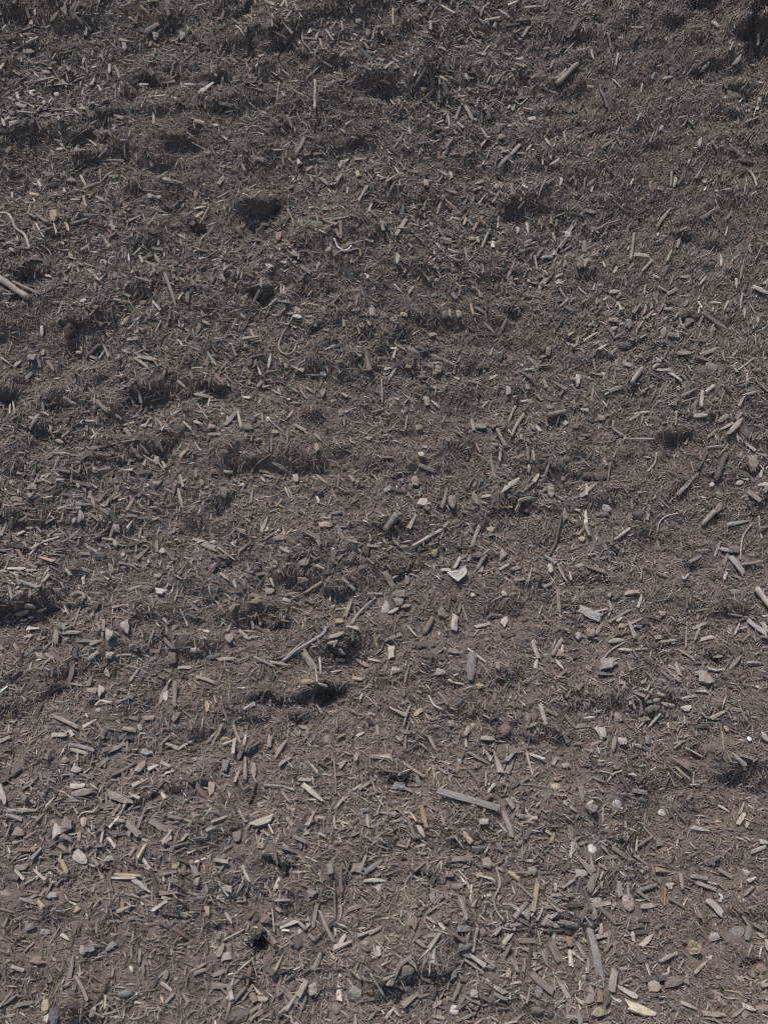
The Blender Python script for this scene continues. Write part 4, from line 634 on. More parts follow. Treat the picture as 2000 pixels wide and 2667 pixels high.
for row in DATA.split(';'):
    f = row.split()
    p = Piece(); p.k, p.c, p.w = f[0][0], f[0][1], float(f[1])
    v = [float(a) for a in f[2].split(',')]; p.key = f[3] if len(f) > 3 else ''
    if p.k in 'cst':
        p.pts = np.array(v).reshape(-1, 2)
    else:
        x, y, W, H = v
        a = random.uniform(-0.22, 0.22)
        if W >= H: d, L, p.w = (math.cos(a), math.sin(a)), W, H
        else: d, L, p.w = (math.sin(a), math.cos(a)), H, W
        p.pts = np.array([[x - d[0] * L / 2, y - d[1] * L / 2], [x + d[0] * L / 2, y + d[1] * L / 2]])
    p.len = float(np.linalg.norm(np.diff(p.pts, axis=0), axis=1).sum())
    p.mid = p.pts.mean(0) if len(p.pts) < 3 else p.pts[len(p.pts) // 2]
    p.area = p.len * p.w; p.aspect = p.len / p.w
    PIECES.append(p)

def piece_kind(p):
    if p.k == 'c': return 'wood_splinter' if p.aspect >= 3.6 else 'wood_chip'
    return {'p': 'wood_block', 's': 'stick', 't': 'twig', 'o': 'stone', 'k': 'bark_flake', 'x': 'scrap'}[p.k]
for p in PIECES: p.kind = piece_kind(p)
by_kind = {}
for p in PIECES: by_kind.setdefault(p.kind, []).append(p)
LOOSE = []                                           # past 300 of a kind: the smallest go into the joined litter
for k, v in by_kind.items():
    v.sort(key=lambda p: (p.key == '', -p.area))
    LOOSE += v[300:]
LOOSE_SET = {id(p) for p in LOOSE}

# ---- where pieces lie: footprints keep the fine litter from burying them
MRES = 0.004; MU0, MV0 = -1.5, -1.3
MASK = np.zeros((int(3.2 / MRES), int(3.0 / MRES)), bool)
def stamp(u, v, r):
    n = max(1, int(r / MRES))
    i, j = int((v - MV0) / MRES), int((u - MU0) / MRES)
    if i - n < 0 or j - n < 0: return
    yy, xx = np.ogrid[-n:n + 1, -n:n + 1]
    s = MASK[i - n:i + n + 1, j - n:j + n + 1]
    if s.shape == (2 * n + 1, 2 * n + 1): s |= (xx * xx + yy * yy <= n * n + 0.5)

def catmull(P, n):
    P = np.asarray(P, float)
    if len(P) == 2: return P[0] + (P[1] - P[0]) * np.linspace(0, 1, n)[:, None]
    E = np.vstack([2 * P[0] - P[1], P, 2 * P[-1] - P[-2]])
    out = []
    for s in np.linspace(0, len(P) - 1 - 1e-6, n):
        i = int(s); t = s - i; a, b, c, d = E[i:i + 4]
        out.append(0.5 * (2 * b + (c - a) * t + (2 * a - 5 * b + 4 * c - d) * t * t + (3 * b - a - 3 * c + d) * t ** 3))
    return np.array(out)

def py_mesh(name, V, F, material, tint, grain, shade=False):
    me = bpy.data.meshes.new(name); me.from_pydata([tuple(a) for a in V], [], F)
    a = me.attributes.new('tint', 'FLOAT_COLOR', 'POINT')
    c = np.ones((len(V), 4), np.float32); c[:, :3] = tint; a.data.foreach_set('color', c.ravel())
    a = me.attributes.new('grain', 'FLOAT_VECTOR', 'POINT'); a.data.foreach_set('vector', np.ascontiguousarray(grain, np.float32).ravel())
    if shade: me.polygons.foreach_set('use_smooth', np.ones(len(me.polygons), bool))
    me.materials.append(material); me.update()
    return me

def chip_shape(L, W, T, R, thick=False):
    """split wood: uneven faceted slab, ragged ends, slight bend and twist"""
    ns = 6 if L > 0.03 else 5
    xs = np.linspace(-0.5, 0.5, ns)
    point = R.random() < 0.55; both = R.random() < 0.3
    bend = np.clip(R.normal(0, 0.03), -.05, .05) * L * (0.3 if thick else 1); sway = np.clip(R.normal(0, 0.018), -.03, .03) * L; twist = R.normal(0, 0.12)
    V = []
    skew = R.normal(0, 0.18) * W
    for i, x in enumerate(xs):
        s = 1 + R.normal(0, 0.07)
        if point: s *= 1 - 0.62 * max(0, (x - 0.12) / 0.38) ** 1.4
        if both: s *= 1 - 0.5 * max(0, (-x - 0.2) / 0.3) ** 1.4
        w2, t2 = W * s / 2, T * (1 + R.normal(0, 0.12)) / 2 * (1 - 0.35 * (abs(x) > 0.49))
        ring = np.array([[0, -w2, -t2 * 0.7], [0, -w2 * 0.15, -t2], [0, w2, -t2 * 0.75], [0, w2 * R.uniform(0.85, 1.02), t2 * R.uniform(0.5, 1)],
                         [0, w2 * R.uniform(-0.3, 0.3), t2 * R.uniform(0.9, 1.35)], [0, -w2 * R.uniform(0.85, 1.02), t2 * R.uniform(0.5, 1)]])
        a = twist * x
        y, z = ring[:, 1].copy(), ring[:, 2].copy()
        ring[:, 1] = y * math.cos(a) - z * math.sin(a); ring[:, 2] = y * math.sin(a) + z * math.cos(a)
        ring[:, 0] += x * L
        if i in (0, ns - 1):
            ring[:, 0] += R.normal(0, min(0.06 * L, 0.35 * W), 6) + (skew * ring[:, 1] / max(w2, 1e-6)) * (1 if i else -1)
        ring[:, 1] += sway * (1 - 4 * x * x) + R.normal(0, 0.02 * W); ring[:, 2] += bend * (1 - 4 * x * x)
        V.append(ring)
    V = np.vstack(V); F = []
    for i in range(ns - 1):
        for j in range(6):
            k = (j + 1) % 6
            F.append((i * 6 + j, i * 6 + k, i * 6 + 6 + k, i * 6 + 6 + j))
    F.append((5, 4, 3, 2, 1, 0)); b = (ns - 1) * 6; F.append((b, b + 1, b + 2, b + 3, b + 4, b + 5))
    F = [tuple(reversed(f)) for f in F]
    return V, F

def tube_shape(C, rad, R, sides=8, rough=0.08, knots=0):
    """round stick along centre line C (n,3)"""
    n = len(C); C = np.asarray(C)
    T = np.gradient(C, axis=0); T /= np.linalg.norm(T, axis=1, keepdims=True)
    up = np.array([0, 0, 1.0]); V = []; G = []; s = 0
    ks = [R.uniform(0.15, 0.85) for _ in range(knots)]
    ph = R.normal(0, rough, sides)
    for i in range(n):
        y = np.cross(up, T[i]); y /= np.linalg.norm(y); z = np.cross(T[i], y)
        if i: s += np.linalg.norm(C[i] - C[i - 1])
        f = i / (n - 1)
        r = rad[i] * (1 + sum(0.3 * math.exp(-((f - k) / 0.05) ** 2) for k in ks))
        for j in range(sides):
            a = 2 * math.pi * j / sides
            q = r * (1 + ph[j] + R.normal(0, rough))
            e = R.normal(0, 0.25) * r if i in (0, n - 1) else 0
            V.append(C[i] + y * math.cos(a) * q + z * math.sin(a) * q * 0.92 + T[i] * e)
            G.append((s * 1000, math.cos(a) * r * 1000, math.sin(a) * r * 1000))
    F = []
    for i in range(n - 1):
        for j in range(sides):
            k = (j + 1) % sides
            F.append((i * sides + j, i * sides + k, (i + 1) * sides + k, (i + 1) * sides + j))
    F.append(tuple(reversed(range(sides)))); b = (n - 1) * sides; F.append(tuple(range(b, b + sides)))
    return np.array(V), F, np.array(G)

import bmesh
_ico = bmesh.new(); bmesh.ops.create_icosphere(_ico, subdivisions=3, radius=1.0)
ICO_V = np.array([v.co[:] for v in _ico.verts]); ICO_F = [tuple(v.index for v in f.verts) for f in _ico.faces]; _ico.free()
_ico = bmesh.new(); bmesh.ops.create_icosphere(_ico, subdivisions=2, radius=1.0)
ICO2_V = np.array([v.co[:] for v in _ico.verts]); ICO2_F = [tuple(v.index for v in f.verts) for f in _ico.faces]; _ico.free()

def stone_shape(L, W, T, R, facets=7, big=False):
    V = (ICO_V if big else ICO2_V).copy()
    for _ in range(facets):                          # planes chop the ball into a worn, faceted stone
        d = R.normal(0, 1, 3); d /= np.linalg.norm(d); c = R.uniform(0.5, 0.92)
        k = V @ d; m = k > c
        V[m] -= np.outer((k[m] - c) * 0.85, d)
    V += R.normal(0, 0.03, V.shape)
    V *= np.array([L, W, T]) / 2
    V[:, 1] *= 1 + R.normal(0, 0.22) * (V[:, 0] / L * 2); V[:, 0] += R.normal(0, 0.18) * V[:, 1]
    return V, (ICO_F if big else ICO2_F)

def flake_shape(L, W, T, R):
    """rough curved plate of bark"""
    nx, ny = 7, 5
    cup = R.uniform(0.1, 0.35) * W; arch = R.normal(0, 0.08) * L
    top = []
    for i in range(nx):
        x = i / (nx - 1) - 0.5; s = (1 - (abs(x) * 2) ** 3 * R.uniform(0.2, 0.55)) * (1 + R.normal(0, 0.06))
        for j in range(ny):
            y = j / (ny - 1) - 0.5
            e = R.normal(0, 0.045) * L if i in (0, nx - 1) else R.normal(0, 0.015) * L
            top.append((x * L + e, y * W * s, -cup * 4 * y * y + arch * (1 - 4 * x * x) + R.normal(0, 0.16) * T))
    top = np.array(top); bot = top - np.array([0, 0, T]); bot[:, 1] *= 0.93
    V = np.vstack([top + [0, 0, T / 2], bot + [0, 0, T / 2]]); n = nx * ny; F = []
    for i in range(nx - 1):
        for j in range(ny - 1):
            a = i * ny + j
            F.append((a, a + ny, a + ny + 1, a + 1)); F.append((n + a, n + a + 1, n + a + ny + 1, n + a + ny))
    rim = [j for j in range(ny)] + [i * ny + ny - 1 for i in range(1, nx)] + [(nx - 1) * ny + j for j in range(ny - 2, -1, -1)] + [i * ny for i in range(nx - 2, 0, -1)]
    for q in range(len(rim)):
        a, b = rim[q], rim[(q + 1) % len(rim)]
        F.append((a, b, n + b, n + a))
    return V, F

def sheet_shape(outline, T, R, crumple):
    """thin crumpled sheet with thickness from an outline (m)"""
    P = np.asarray(outline); c = P.mean(0); rings = [1.0, 0.72, 0.42]
    top = []
    for q in rings:
        for a in P:
            b = c + (a - c) * q
            top.append((b[0], b[1], crumple * (0.6 * math.sin(b[0] * 130 + 1) + 0.5 * math.sin(b[1] * 170 + b[0] * 60)) + R.normal(0, 0.16) * crumple + (0.9 * crumple if q == 1.0 and b[0] > c[0] else 0)))
    top.append((c[0], c[1], 0.2 * crumple)); top = np.array(top)
    m = len(P); n = len(top); V = np.vstack([top, top - np.array([0, 0, T])]); F = []
    for r in range(2):
        for j in range(m):
            k = (j + 1) % m
            F.append((r * m + j, r * m + k, (r + 1) * m + k, (r + 1) * m + j))
    for j in range(m): F.append((2 * m + j, 2 * m + (j + 1) % m, n - 1))
    F += [tuple(n + a for a in reversed(f)) for f in list(F)]
    for j in range(m):
        k = (j + 1) % m; F.append((j, n + j, n + k, k))
    return V, F

LANDMARK = {}
for ln in LM.strip().split('\n'):
    k, cat, label, short = ln.split('|'); LANDMARK[k] = (cat, label, short)
SPECIAL_NAME = {'greenscrap': 'plastic_scrap', 'whitescrap': 'plastic_scrap', 'hookstrip': 'plastic_strip', 'tanleaf': 'dry_leaf', 'yellowleaf': 'dry_leaf',
                'rustyclump': 'fibre_clump', 'husk': 'husk', 'bonelump': 'bone_lump', 'looproot': 'root', 'bentroot': 'root', 'leftbranch': 'branch',
                'thinbranch': 'branch', 'longbranch': 'branch', 'strawstem': 'straw_stem', 'greyrock': 'rock', 'edgerock': 'rock', 'topleftpebble': 'pebble',
                'biglog': 'log', 'shadowlog': 'log', 'greylog': 'log', 'tanlogtop': 'log', 'edgelog': 'log', 'paleuprightlog': 'log', 'darkroughlog': 'log'}
CATEGORY = {'wood_splinter': 'splinter', 'wood_chip': 'wood chip', 'wood_block': 'wood chunk', 'stick': 'stick', 'twig': 'twig', 'stone': 'stone', 'bark_flake': 'bark flake'}
PHRASE = {'wood_splinter': 'wood splinter', 'wood_chip': 'wood chip', 'wood_block': 'wood chunk', 'stick': 'stick', 'twig': 'twig', 'stone': 'stone', 'bark_flake': 'bark flake'}
GROUP = {'wood_splinter': 'wood splinters strewn over the heap', 'wood_chip': 'wood chips strewn over the heap', 'wood_block': 'stubby wood chunks in the heap',
         'stick': 'sticks lying on the heap', 'twig': 'bent twigs on the heap', 'stone': 'stones in the heap', 'bark_flake': 'bark flakes on the heap'}

def tinted(c, R):
    t = np.array(TINT[c]) * R.normal(1, 0.09) * (1 + R.normal(0, 0.012, 3))
    return np.clip(t, 0.02, 0.85)

def matrix_face(o, x, z):
    x = x / np.linalg.norm(x); z = z - x * (z @ x); z /= np.linalg.norm(z); y = np.cross(z, x)
    W = to_world(np.stack([x, y, z]))
    m = Matrix(((W[0][0], W[1][0], W[2][0]), (W[0][1], W[1][1], W[2][1]), (W[0][2], W[1][2], W[2][2]))).to_4x4()
    m.translation = Vector(to_world(o))
    return m, np.stack([x, y, z])

def build(p, seed):
    """returns (vertices local, faces, grain, material, matrix, shade, end caps)"""
    R = np.random.default_rng(seed)
    pts = p.pts
    u, v, h, t = on_ground(pts[:, 0], pts[:, 1])
    mpp = float(t.mean()) * 2 * TANH / 2000
    Wd = max(p.w * mpp, 0.002)
    shade = False; caps = []
    straight = len(pts) == 2
    off = R.uniform(-500, 500, 3)
    if straight:
        P = np.stack([u, v, h], -1); c = P.mean(0)
        cu, cv = c[0], c[1]; hm = float(height(np.array([cu]), np.array([cv]), False)[0])
        d = P[1] - P[0]; d[2] = np.clip(d[2], -0.55 * np.hypot(d[0], d[1]), 0.55 * np.hypot(d[0], d[1]))
        L = np.linalg.norm(d); n = normal(np.array([cu]), np.array([cv]), 0.02)[0]
        qs = np.linspace(0.04, 0.96, 7); ln = P[0][None] + d[None] * (qs[:, None] - 0.5) + (c - P[0])[None]
        over = height(ln[:, 0], ln[:, 1]) - ln[:, 2]                   # how far the rough ground stands above the piece's line
        base = c[2] + float(np.clip(0.35 * over.mean() + 0.65 * np.sort(over)[-2], -0.012, 0.016)) if p.k not in 'ox' else hm
        for q in np.linspace(0, 1, max(2, int(L / 0.006))): stamp(P[0][0] + d[0] * q, P[0][1] + d[1] * q, Wd * 0.5 + 0.0025)
    if p.k in 'cp' :
        T = np.clip(Wd * R.uniform(0.3, 0.55), 0.0022, 0.016) if p.k == 'c' else min(L, Wd) * R.uniform(0.4, 0.65)
        V, F = chip_shape(L, Wd, T, R, p.k == 'p'); material = M_WOOD
        z = n + R.normal(0, 0.13, 3); o = np.array([cu, cv, base]) + n * (T * 0.5 + 0.0038)
        x = d + np.array([0, 0, R.normal(0, 0.05) * L])
        if p.c in 'DEG' and p.k == 'p': material = M_BARK
        m, _ = matrix_face(o, x, z); G = V * 1000 + off
    elif p.k == 'o':
        T = min(L, Wd) * R.uniform(0.45, 0.65)
        V, F = stone_shape(L, Wd, T, R, 9, big=p.area > 500)
        m, _ = matrix_face(np.array([cu, cv, base]) + n * T * 0.16, d, n + R.normal(0, 0.1, 3)); G = V * 1000 + off; material = M_STONE
    elif p.k == 'k':
        T = Wd * R.uniform(0.14, 0.22)
        V, F = flake_shape(L, Wd, T, R); material = M_BARK
        m, _ = matrix_face(np.array([cu, cv, base]) + n * (Wd * 0.2 + 0.003), d, n + R.normal(0, 0.16, 3)); G = V * 1000 + off
    elif p.k == 'x':
        m, _ = matrix_face(np.array([cu, cv, base]) + n * 0.008, np.array([1.0, 0, 0]), n); material = M_PLASTIC
        if p.key == 'whitescrap':
            O = np.array([(305, 300), (325, 293), (345, 291), (362, 286), (380, 270), (395, 272), (403, 288), (400, 305), (388, 322), (372, 334), (358, 347), (343, 334), (325, 320)], float)
            V, F = sheet_shape((O - [360, 308]) * [1, -1] / 1.904 * mpp, 0.0012, R, 0.0028)
        elif p.key == 'greenscrap':
            a = np.linspace(0, 2 * math.pi, 9, endpoint=False)
            V, F = sheet_shape(np.stack([np.cos(a) * L * 0.42 * R.uniform(0.6, 1.1, 9), np.sin(a) * Wd * 0.4 * R.uniform(0.6, 1.1, 9)], -1), 0.001, R, 0.005)
        elif p.key == 'yellowleaf':
            a = np.linspace(0, 2 * math.pi, 14, endpoint=False)
            V, F = sheet_shape(np.stack([np.cos(a) * Wd * 0.5 * R.uniform(0.65, 1.1, 14), np.sin(a) * L * 0.5 * R.uniform(0.7, 1.1, 14)], -1), 0.0012, R, 0.010)
        else:                                        # shredded fibres
            V = []; F = []
            for _ in range(46):
                a = R.uniform(0, math.pi); q = R.uniform(0.3, 0.6) * Wd; o = R.normal(0, 0.2, 3) * [L, Wd, Wd * 0.5]
                C = o + np.stack([np.linspace(-q, q, 5) * math.cos(a), np.linspace(-q, q, 5) * math.sin(a), R.normal(0, 0.002, 5)], -1)
                v1, f1, _g = tube_shape(C, np.full(5, 0.0009), R, 4, 0.1); F += [tuple(i + sum(map(len, V)) for i in f) for f in f1]; V.append(v1)
            V = np.vstack(V); material = M_WOOD
        G = V * 1000 + off
    else:                                            # sticks and twigs
        r = Wd / 2
        if straight:
            n_r = 9; sag = R.normal(0, 0.012) * L
            f = np.linspace(0, 1, n_r)
            C = P[0] + d * f[:, None]; C[:, 2] += base - (P[0] + d / 2)[2] + r * 0.75 + 0.003 + sag * (1 - (2 * f - 1) ** 2)
            C[:, :2] += R.normal(0, 0.05 * r, (n_r, 2))
        else:
            n_r = 6 + 4 * len(pts)
            q = catmull(pts, n_r); uu, vv, hh, _t = on_ground(q[:, 0], q[:, 1])
            ker = np.array([1, 2, 3, 2, 1]) / 9.0
            hs = np.convolve(np.pad(hh, 2, 'edge'), ker, 'valid'); hf = height(uu, vv); hs = np.maximum(hs, 0.4 * hh + 0.6 * np.convolve(np.pad(hf, 1, 'edge'), [.3, .4, .3], 'valid'))
            C = np.stack([uu, vv, hs + r * 0.75 + 0.0035], -1)
            for a in C: stamp(a[0], a[1], max(r + 0.002, 0.003))
            n = np.array([0, 0, 1.0])
        f = np.linspace(0, 1, n_r)
        tap = 1 - R.uniform(0.05, 0.3) * (f if R.random() < 0.5 else 1 - f)
        rad = r * tap
        Vf, F, G = tube_shape(C, rad, R, 8 if r > 0.003 else 6, 0.07 if p.k == 's' else 0.06, 1 if R.random() < 0.35 else 0)
        G = G + off; o = C.mean(0); m, B = matrix_face(o, C[-1] - C[0], np.array([0, 0, 1.0]))
        V = (Vf - o) @ B.T; shade = True
        material = M_BARK if p.c in 'GED' or (p.c in 'MB' and p.w > 8) else M_WOOD
        if p.key == 'hookstrip': material = M_PLASTIC; V = V * [1, 1, 1]
        if p.k == 's' and p.w >= 7:
            for e, s in ((0, -1), (n_r - 1, 1)):
                ax = C[1] - C[0] if e == 0 else C[-1] - C[-2]
                caps.append(((C[e] - o) @ B.T, s * (ax / np.linalg.norm(ax)) @ B.T, rad[e] * 0.82))
    if p.k == 'k' or p.k == 'p':
        pass
    return V, F, G, material, m, shade, caps, tinted(p.c, R)

def cap_mesh(c, ax, r, R, tint):
    ax = ax / np.linalg.norm(ax); a = np.cross(ax, [0, 0, 1.0]); a /= np.linalg.norm(a); b = np.cross(ax, a)
    k = 9; V = []
    for z, q in ((-0.3 * r, 1.0), (0.32 * r, 0.9)):
        for j in range(k):
            t = 2 * math.pi * j / k; V.append(c + ax * (z + R.normal(0, 0.05) * r) + (a * math.cos(t) + b * math.sin(t)) * r * q)
    F = [(j, (j + 1) % k, k + (j + 1) % k, k + j) for j in range(k)] + [tuple(range(k, 2 * k))]
    V = np.array(V)
    return py_mesh('cut_end', V, F, M_WOOD, tint, V[:, [2, 0, 1]] * 1000)

# ---- labels
refs = [(p.mid, LANDMARK[p.key][2]) for p in PIECES if p.key and LANDMARK[p.key][2]]
RP = np.array([r[0] for r in refs])
DIRS = ['right of', 'upper right of', 'above', 'upper left of', 'left of', 'lower left of', 'below', 'lower right of']
ORD = ['', 'second', 'third', 'fourth', 'fifth', 'sixth', 'seventh', 'eighth']
def lean(p):
    d = p.pts[-1] - p.pts[0]
    a = math.degrees(math.atan2(-d[1], d[0])) % 180
    if p.k == 'o': return ''
    if p.aspect < 1.35: return ''
    if a < 20 or a > 160: return 'lying level'
    if a < 65: return 'rising right'
    if a <= 115: return 'upright'
    return 'rising left'
med = {k: np.median([p.len for p in v]) for k, v in by_kind.items()}
cells = {}
for p in PIECES:
    if p.key or id(p) in LOOSE_SET: continue
    dd = np.linalg.norm(RP - p.mid, axis=1); i = int(dd.argmin()); q = p.mid - RP[i]
    a = math.degrees(math.atan2(-q[1], q[0])) % 360
    size = 'large' if p.len > 1.35 * med[p.kind] else 'small' if p.len < 0.75 * med[p.kind] else ''
    body = ' '.join(x for x in (size, WORD[p.c], PHRASE[p.kind], lean(p)) if x)
    body = body.replace('small white stone', 'small white stone')
    cells.setdefault((body, DIRS[int((a + 22.5) // 45) % 8], refs[i][1]), []).append((float(dd[i]), p))
for (body, direc, ref), v in cells.items():
    v.sort(key=lambda x: x[0])
    for i, (d, p) in enumerate(v):
        lead = '' if len(v) == 1 else ('nearest' if i == 0 else (ORD[i] if i < len(ORD) else 'farther'))
        p.label = (lead + ' ' + body + ', ' + direc + ' the ' + ref).strip()
        p.group = GROUP[p.kind]

# ---- the pieces themselves
loose_parts = []
for idx, p in enumerate(PIECES):
    V, F, G, material, m, shade, caps, tint = build(p, 1000 + idx)
    if id(p) in LOOSE_SET:
        loose_parts.append((V, F, G, m, tint)); continue
    name = SPECIAL_NAME.get(p.key, p.kind)
    me = py_mesh(name, V, F, material, tint, G, shade)
    ob = link(name, me); ob.matrix_world = m
    if p.key:
        cat, label, _s = LANDMARK[p.key]
        ob['label'] = label; ob['category'] = cat or name.replace('_', ' ')
    else:
        ob['label'] = p.label; ob['category'] = CATEGORY[p.kind]; ob['group'] = p.group
    R = np.random.default_rng(9000 + idx)
    ct = np.clip(np.array(TINT['P' if p.c in 'PTYLWC' else 'T']) * R.normal(0.85, 0.1), 0.05, 0.7)
    for c, ax, r in caps:
        link('cut_end', cap_mesh(c, ax, r, R, ct), ob)

VV, TT, GG, TI, n = [], [], [], [], 0
for V, F, G, m, tint in loose_parts:
    Mx = np.array(m); W = V @ Mx[:3, :3].T + Mx[:3, 3]
    for f in F:
        for k in range(1, len(f) - 1): TT += [n + f[0], n + f[k], n + f[k + 1]]
    VV.append(W); GG.append(G); TI.append(np.tile(tint, (len(V), 1))); n += len(V)
if VV:
    o = link('small_wood_chips', raw_mesh('small_wood_chips', np.vstack(VV), np.array(TT), 3, M_WOOD, np.vstack(TI), np.vstack(GG)))
    o['kind'] = 'stuff'; o['label'] = 'many smaller wood chips and splinters scattered between the larger pieces'; o['category'] = 'wood chips'

# ------------------------------------------------------------------ litter: what nobody could count
FINE = """1830,560,230,260;1640,250,200,120;1310,840,180,90;1850,1480,190,170;1800,2060,240,160;1240,1610,200,120;720,1790,160,90;1700,1180,140,80
560,1180,120,60;520,470,150,60;840,1150,140,120;1850,130,170,110;420,330,120,60;1180,1120,120,90;1500,1700,120,90;60,900,90,80;1960,1850,80,200;1800,2330,130,110;1860,2520,120,90;1950,2250,90,140;640,1760,90,50;180,2440,160,60"""
COARSE = """1480,540,200,80;1300,230,160,90;1670,850,200,120;1400,690,140,60;150,1450,180,90;180,220,140,110;220,2150,160,120;620,2120,150,110;1560,2420,200,130;1230,2420,200,140;1650,1900,120,120;330,1270,180,70;1130,650,100,60;860,2540,160,90;1520,1640,120,80"""
def blobs(s):
    b = np.array([[float(a) for a in r.split(',')] for l in s.split('\n') for r in l.split(';')])
    u, v, t = ray_face(b[:, 0], b[:, 1]); k = t * 2 * TANH / 2000
    return np.stack([u, v, b[:, 2] * k, b[:, 3] * k], -1)
def field(B, u, v):
    f = np.zeros_like(u)
    for a in B: f = np.maximum(f, np.exp(-0.5 * (((u - a[0]) / a[2]) ** 2 + ((v - a[1]) / a[3]) ** 2)))
    return f
BF, BC = blobs(FINE), blobs(COARSE)

def spots(n):
    """points of the face in view (and a margin at the sides, thinner)"""
    u = rng.uniform(-1.45, 1.45, n * 2); v = rng.uniform(-1.12, 1.72, n * 2)
    dv = v - CAM[1]; depth = -CAM[2] * -math.cos(TILT) + dv * math.sin(TILT)
    lim = TANH * depth
    e = np.abs(u) - lim
    keep = (e < 0.04) | ((e < 0.34) & (rng.random(n * 2) < 0.55))
    k = np.flatnonzero(keep)[:n]
    return u[k], v[k]

def masked(u, v):
    return MASK[np.clip(((v - MV0) / MRES).astype(int), 0, MASK.shape[0] - 1), np.clip(((u - MU0) / MRES).astype(int), 0, MASK.shape[1] - 1)]

PAL = np.array([TINT[c] for c in 'PTBMGLDEYR'])
def palette(n, weights, spread=0.22):
    wts = np.array(weights, float); wts = wts / wts.sum(1, keepdims=True)
    cum = wts.cumsum(1); i = (rng.random(n)[:, None] > cum).sum(1).clip(0, 9)
    return np.clip(PAL[i] * rng.lognormal(0, spread, n)[:, None] * (1 + rng.normal(0, 0.018, (n, 3))), 0.015, 0.8)

def heading(u, v):
    a = rng.uniform(0, math.pi, len(u))
    diag = smooth(0.25, 0.6, u) * smooth(0.1, 0.6, v)
    b = rng.random(len(u)) < 0.62 * diag
    a[b] = rng.normal(math.radians(52), 0.28, b.sum())
    lvl = (~b) & (rng.random(len(u)) < 0.16)
    a[lvl] = rng.normal(0, 0.3, lvl.sum())
    n = normal(u, v)
    steep = (n[:, 1] < -0.35) & (rng.random(len(u)) < 0.6)
    a[steep] = rng.normal(math.pi / 2, 0.35, steep.sum())
    return a, n

def scatter(name, label, cat, u, v, L, W, T, base, tris, tint, tilt, lift, material, jit):
    n = len(u); a, nn = heading(u, v)
    nn = nn + rng.normal(0, 1, (n, 3)) * np.asarray(tilt)[:, None] if np.ndim(tilt) else nn + rng.normal(0, tilt, (n, 3))
    nn /= np.linalg.norm(nn, axis=1, keepdims=True)
    d = np.stack([np.cos(a), np.sin(a), np.zeros(n)], -1)
    x = d - nn * (d * nn).sum(1, keepdims=True); x /= np.linalg.norm(x, axis=1, keepdims=True)
    y = np.cross(nn, x)
    k = len(base)
    loc = base[None] * np.stack([L, W, T], -1)[:, None, :]
    loc = loc + rng.normal(0, 1, (n, k, 3)) * np.stack([np.minimum(L * 0.06, W * 0.5), W * jit, T * jit], -1)[:, None, :]
    h = height(u, v)
    o = np.stack([u, v, h], -1) + nn * lift[:, None]
    P = o[:, None, :] + loc[..., :1] * x[:, None] + loc[..., 1:2] * y[:, None] + loc[..., 2:] * nn[:, None]
    g = loc * 1000 + rng.uniform(-400, 400, (n, 1, 3))
    F = (tris[None] + (np.arange(n) * k)[:, None, None]).reshape(-1)
    ob = link(name, raw_mesh(name, to_world(P).reshape(-1, 3), F, 3, material, np.repeat(tint, k, 0), g.reshape(-1, 3)))
    ob['kind'] = 'stuff'; ob['label'] = label; ob['category'] = cat
    return ob

BOX = np.array([[sx, sy, sz] for sx in (-.5, .5) for sy in (-.5, .5) for sz in (-.5, .5)])
BOX[4:, 1] *= 0.5; BOX[4:, 2] *= 0.7; BOX[:4, 1] *= 0.95
BOX_T = np.array([(0, 1, 3), (0, 3, 2), (4, 6, 7), (4, 7, 5), (0, 4, 5), (0, 5, 1), (2, 3, 7), (2, 7, 6), (1, 5, 7), (1, 7, 3), (0, 2, 6), (0, 6, 4)])
SLIV = np.array([[-.5, 0, .25], [.5, .06, .3], [-.06, -.5, -.3], [.1, .5, -.25]])
SLIV_T = np.array([(0, 2, 1), (0, 1, 3), (0, 3, 2), (1, 2, 3)])
TET = np.array([[.55, 0, -.25], [-.3, .5, -.25], [-.3, -.5, -.25], [0, 0, .5]]); TET_T = np.array([(0, 2, 1), (0, 1, 3), (1, 2, 3), (2, 0, 3)])
OCT = np.array([[.5, 0, 0], [-.5, 0, 0], [0, .5, 0], [0, -.5, 0], [0, 0, .5], [0, 0, -.5]])
OCT_T = np.array([(0, 2, 4), (2, 1, 4), (1, 3, 4), (3, 0, 4), (2, 0, 5), (1, 2, 5), (3, 1, 5), (0, 3, 5)])

def weights(f, c, pale=1.0):
    #            P     T     B     M     G     L     D     E     Y     R
    w0 = np.array([1.0, 3.0, 3.4, 1.5, 0.5, 0.35, 0.9, 0.3, 0.10, 0.15])
    wf = np.array([0.4, 2.4, 5.0, 1.4, 0.2, 0.1, 1.0, 0.2, 0.06, 0.2])
    wc = np.array([1.7, 3.4, 2.4, 1.6, 0.6, 0.6, 0.7, 0.4, 0.15, 0.15])
    a = f[:, None]; b = (c * (1 - f))[:, None]
    return w0 * (1 - a) * (1 - b) + wf * a + wc * b

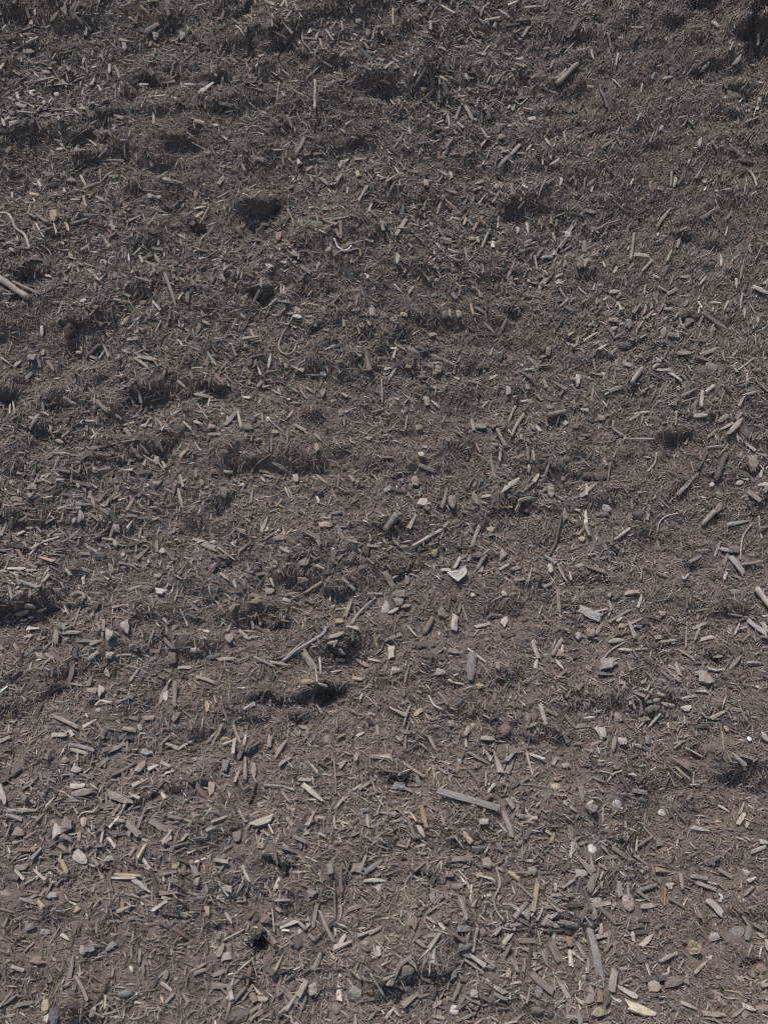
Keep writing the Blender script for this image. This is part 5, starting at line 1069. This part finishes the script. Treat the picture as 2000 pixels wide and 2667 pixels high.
# middling chips
u, v = spots(56000); f, c = field(BF, u, v), field(BC, u, v)
k = (~masked(u, v)) & (rng.random(len(u)) < (0.80 - 0.62 * f + 0.25 * c) * np.clip(0.85 + 1.3 * vnoise(u / 0.11, v / 0.09, 2), 0.15, 1)); u, v, f, c = u[k], v[k], f[k], c[k]
L = rng.lognormal(math.log(0.0128), 0.46, len(u)) * (1 + 0.22 * c - 0.25 * f); L = np.clip(L, 0.005, 0.046)
W = np.clip(L * rng.lognormal(math.log(0.19), 0.40, len(u)), 0.0012, 0.0085); T = np.clip(W * rng.uniform(0.3, 0.75, len(u)), 0.001, 0.005)
scatter('wood_chip_litter', 'thick litter of small brown wood chips covering the whole heap', 'wood chips', u, v, L, W, T, BOX, BOX_T,
        palette(len(u), weights(f, c)), 0.34, T * 0.4 + rng.uniform(0.0005, 0.0085, len(u)), M_WOOD, 0.16)
# slivers and fibres
u, v = spots(250000); f, c = field(BF, u, v), field(BC, u, v)
k = (~masked(u, v)) | (rng.random(len(u)) < 0.06); u, v, f, c = u[k], v[k], f[k], c[k]
L = np.clip(rng.lognormal(math.log(0.0145), 0.5, len(u)) * (1 - 0.2 * f), 0.005, 0.046)
W = np.clip(L * rng.lognormal(math.log(0.15), 0.35, len(u)), 0.0009, 0.0036); T = W * 0.8
scatter('shredded_fibre_litter', 'fine shredded wood fibres and slivers filling the gaps between chips', 'wood fibres', u, v, L, W, T, SLIV, SLIV_T,
        palette(len(u), weights(f, c * 0.5)), 0.40, rng.uniform(-0.0005, 0.0055, len(u)), M_WOOD, 0.14)
# crumbs
u, v = spots(110000); f, c = field(BF, u, v), field(BC, u, v)
k = ~masked(u, v); u, v, f, c = u[k], v[k], f[k], c[k]
L = np.clip(rng.lognormal(math.log(0.0048), 0.4, len(u)), 0.002, 0.012); W = L * rng.uniform(0.6, 0.95, len(u)); T = L * rng.uniform(0.45, 0.8, len(u))
scatter('soil_crumbs', 'dark crumbs of compost soil between the wood chips', 'soil crumbs', u, v, L, W, T, TET, TET_T,
        palette(len(u), weights(0.3 + 0.7 * f, c) * np.array([.5, .8, 1.3, 1.2, .8, .5, 1.6, 1, 1, 1.2])), 0.5, rng.uniform(-0.0005, 0.002, len(u)), M_STONE, 0.16)

# dust-fine slivers
u, v = spots(150000); f, c = field(BF, u, v), field(BC, u, v)
k = ~masked(u, v); u, v, f, c = u[k], v[k], f[k], c[k]
L = np.clip(rng.lognormal(math.log(0.0062), 0.4, len(u)), 0.003, 0.018); W = np.clip(L * rng.lognormal(math.log(0.2), 0.3, len(u)), 0.0008, 0.003); T = W * 0.9
scatter('fine_fibre_dust', 'very fine wood dust and broken fibres lying over the soil', 'wood dust', u, v, L, W, T, SLIV, SLIV_T,
        palette(len(u), weights(0.25 + 0.6 * f, c * 0.3)), 0.5, rng.uniform(0, 0.0035, len(u)), M_WOOD, 0.16)
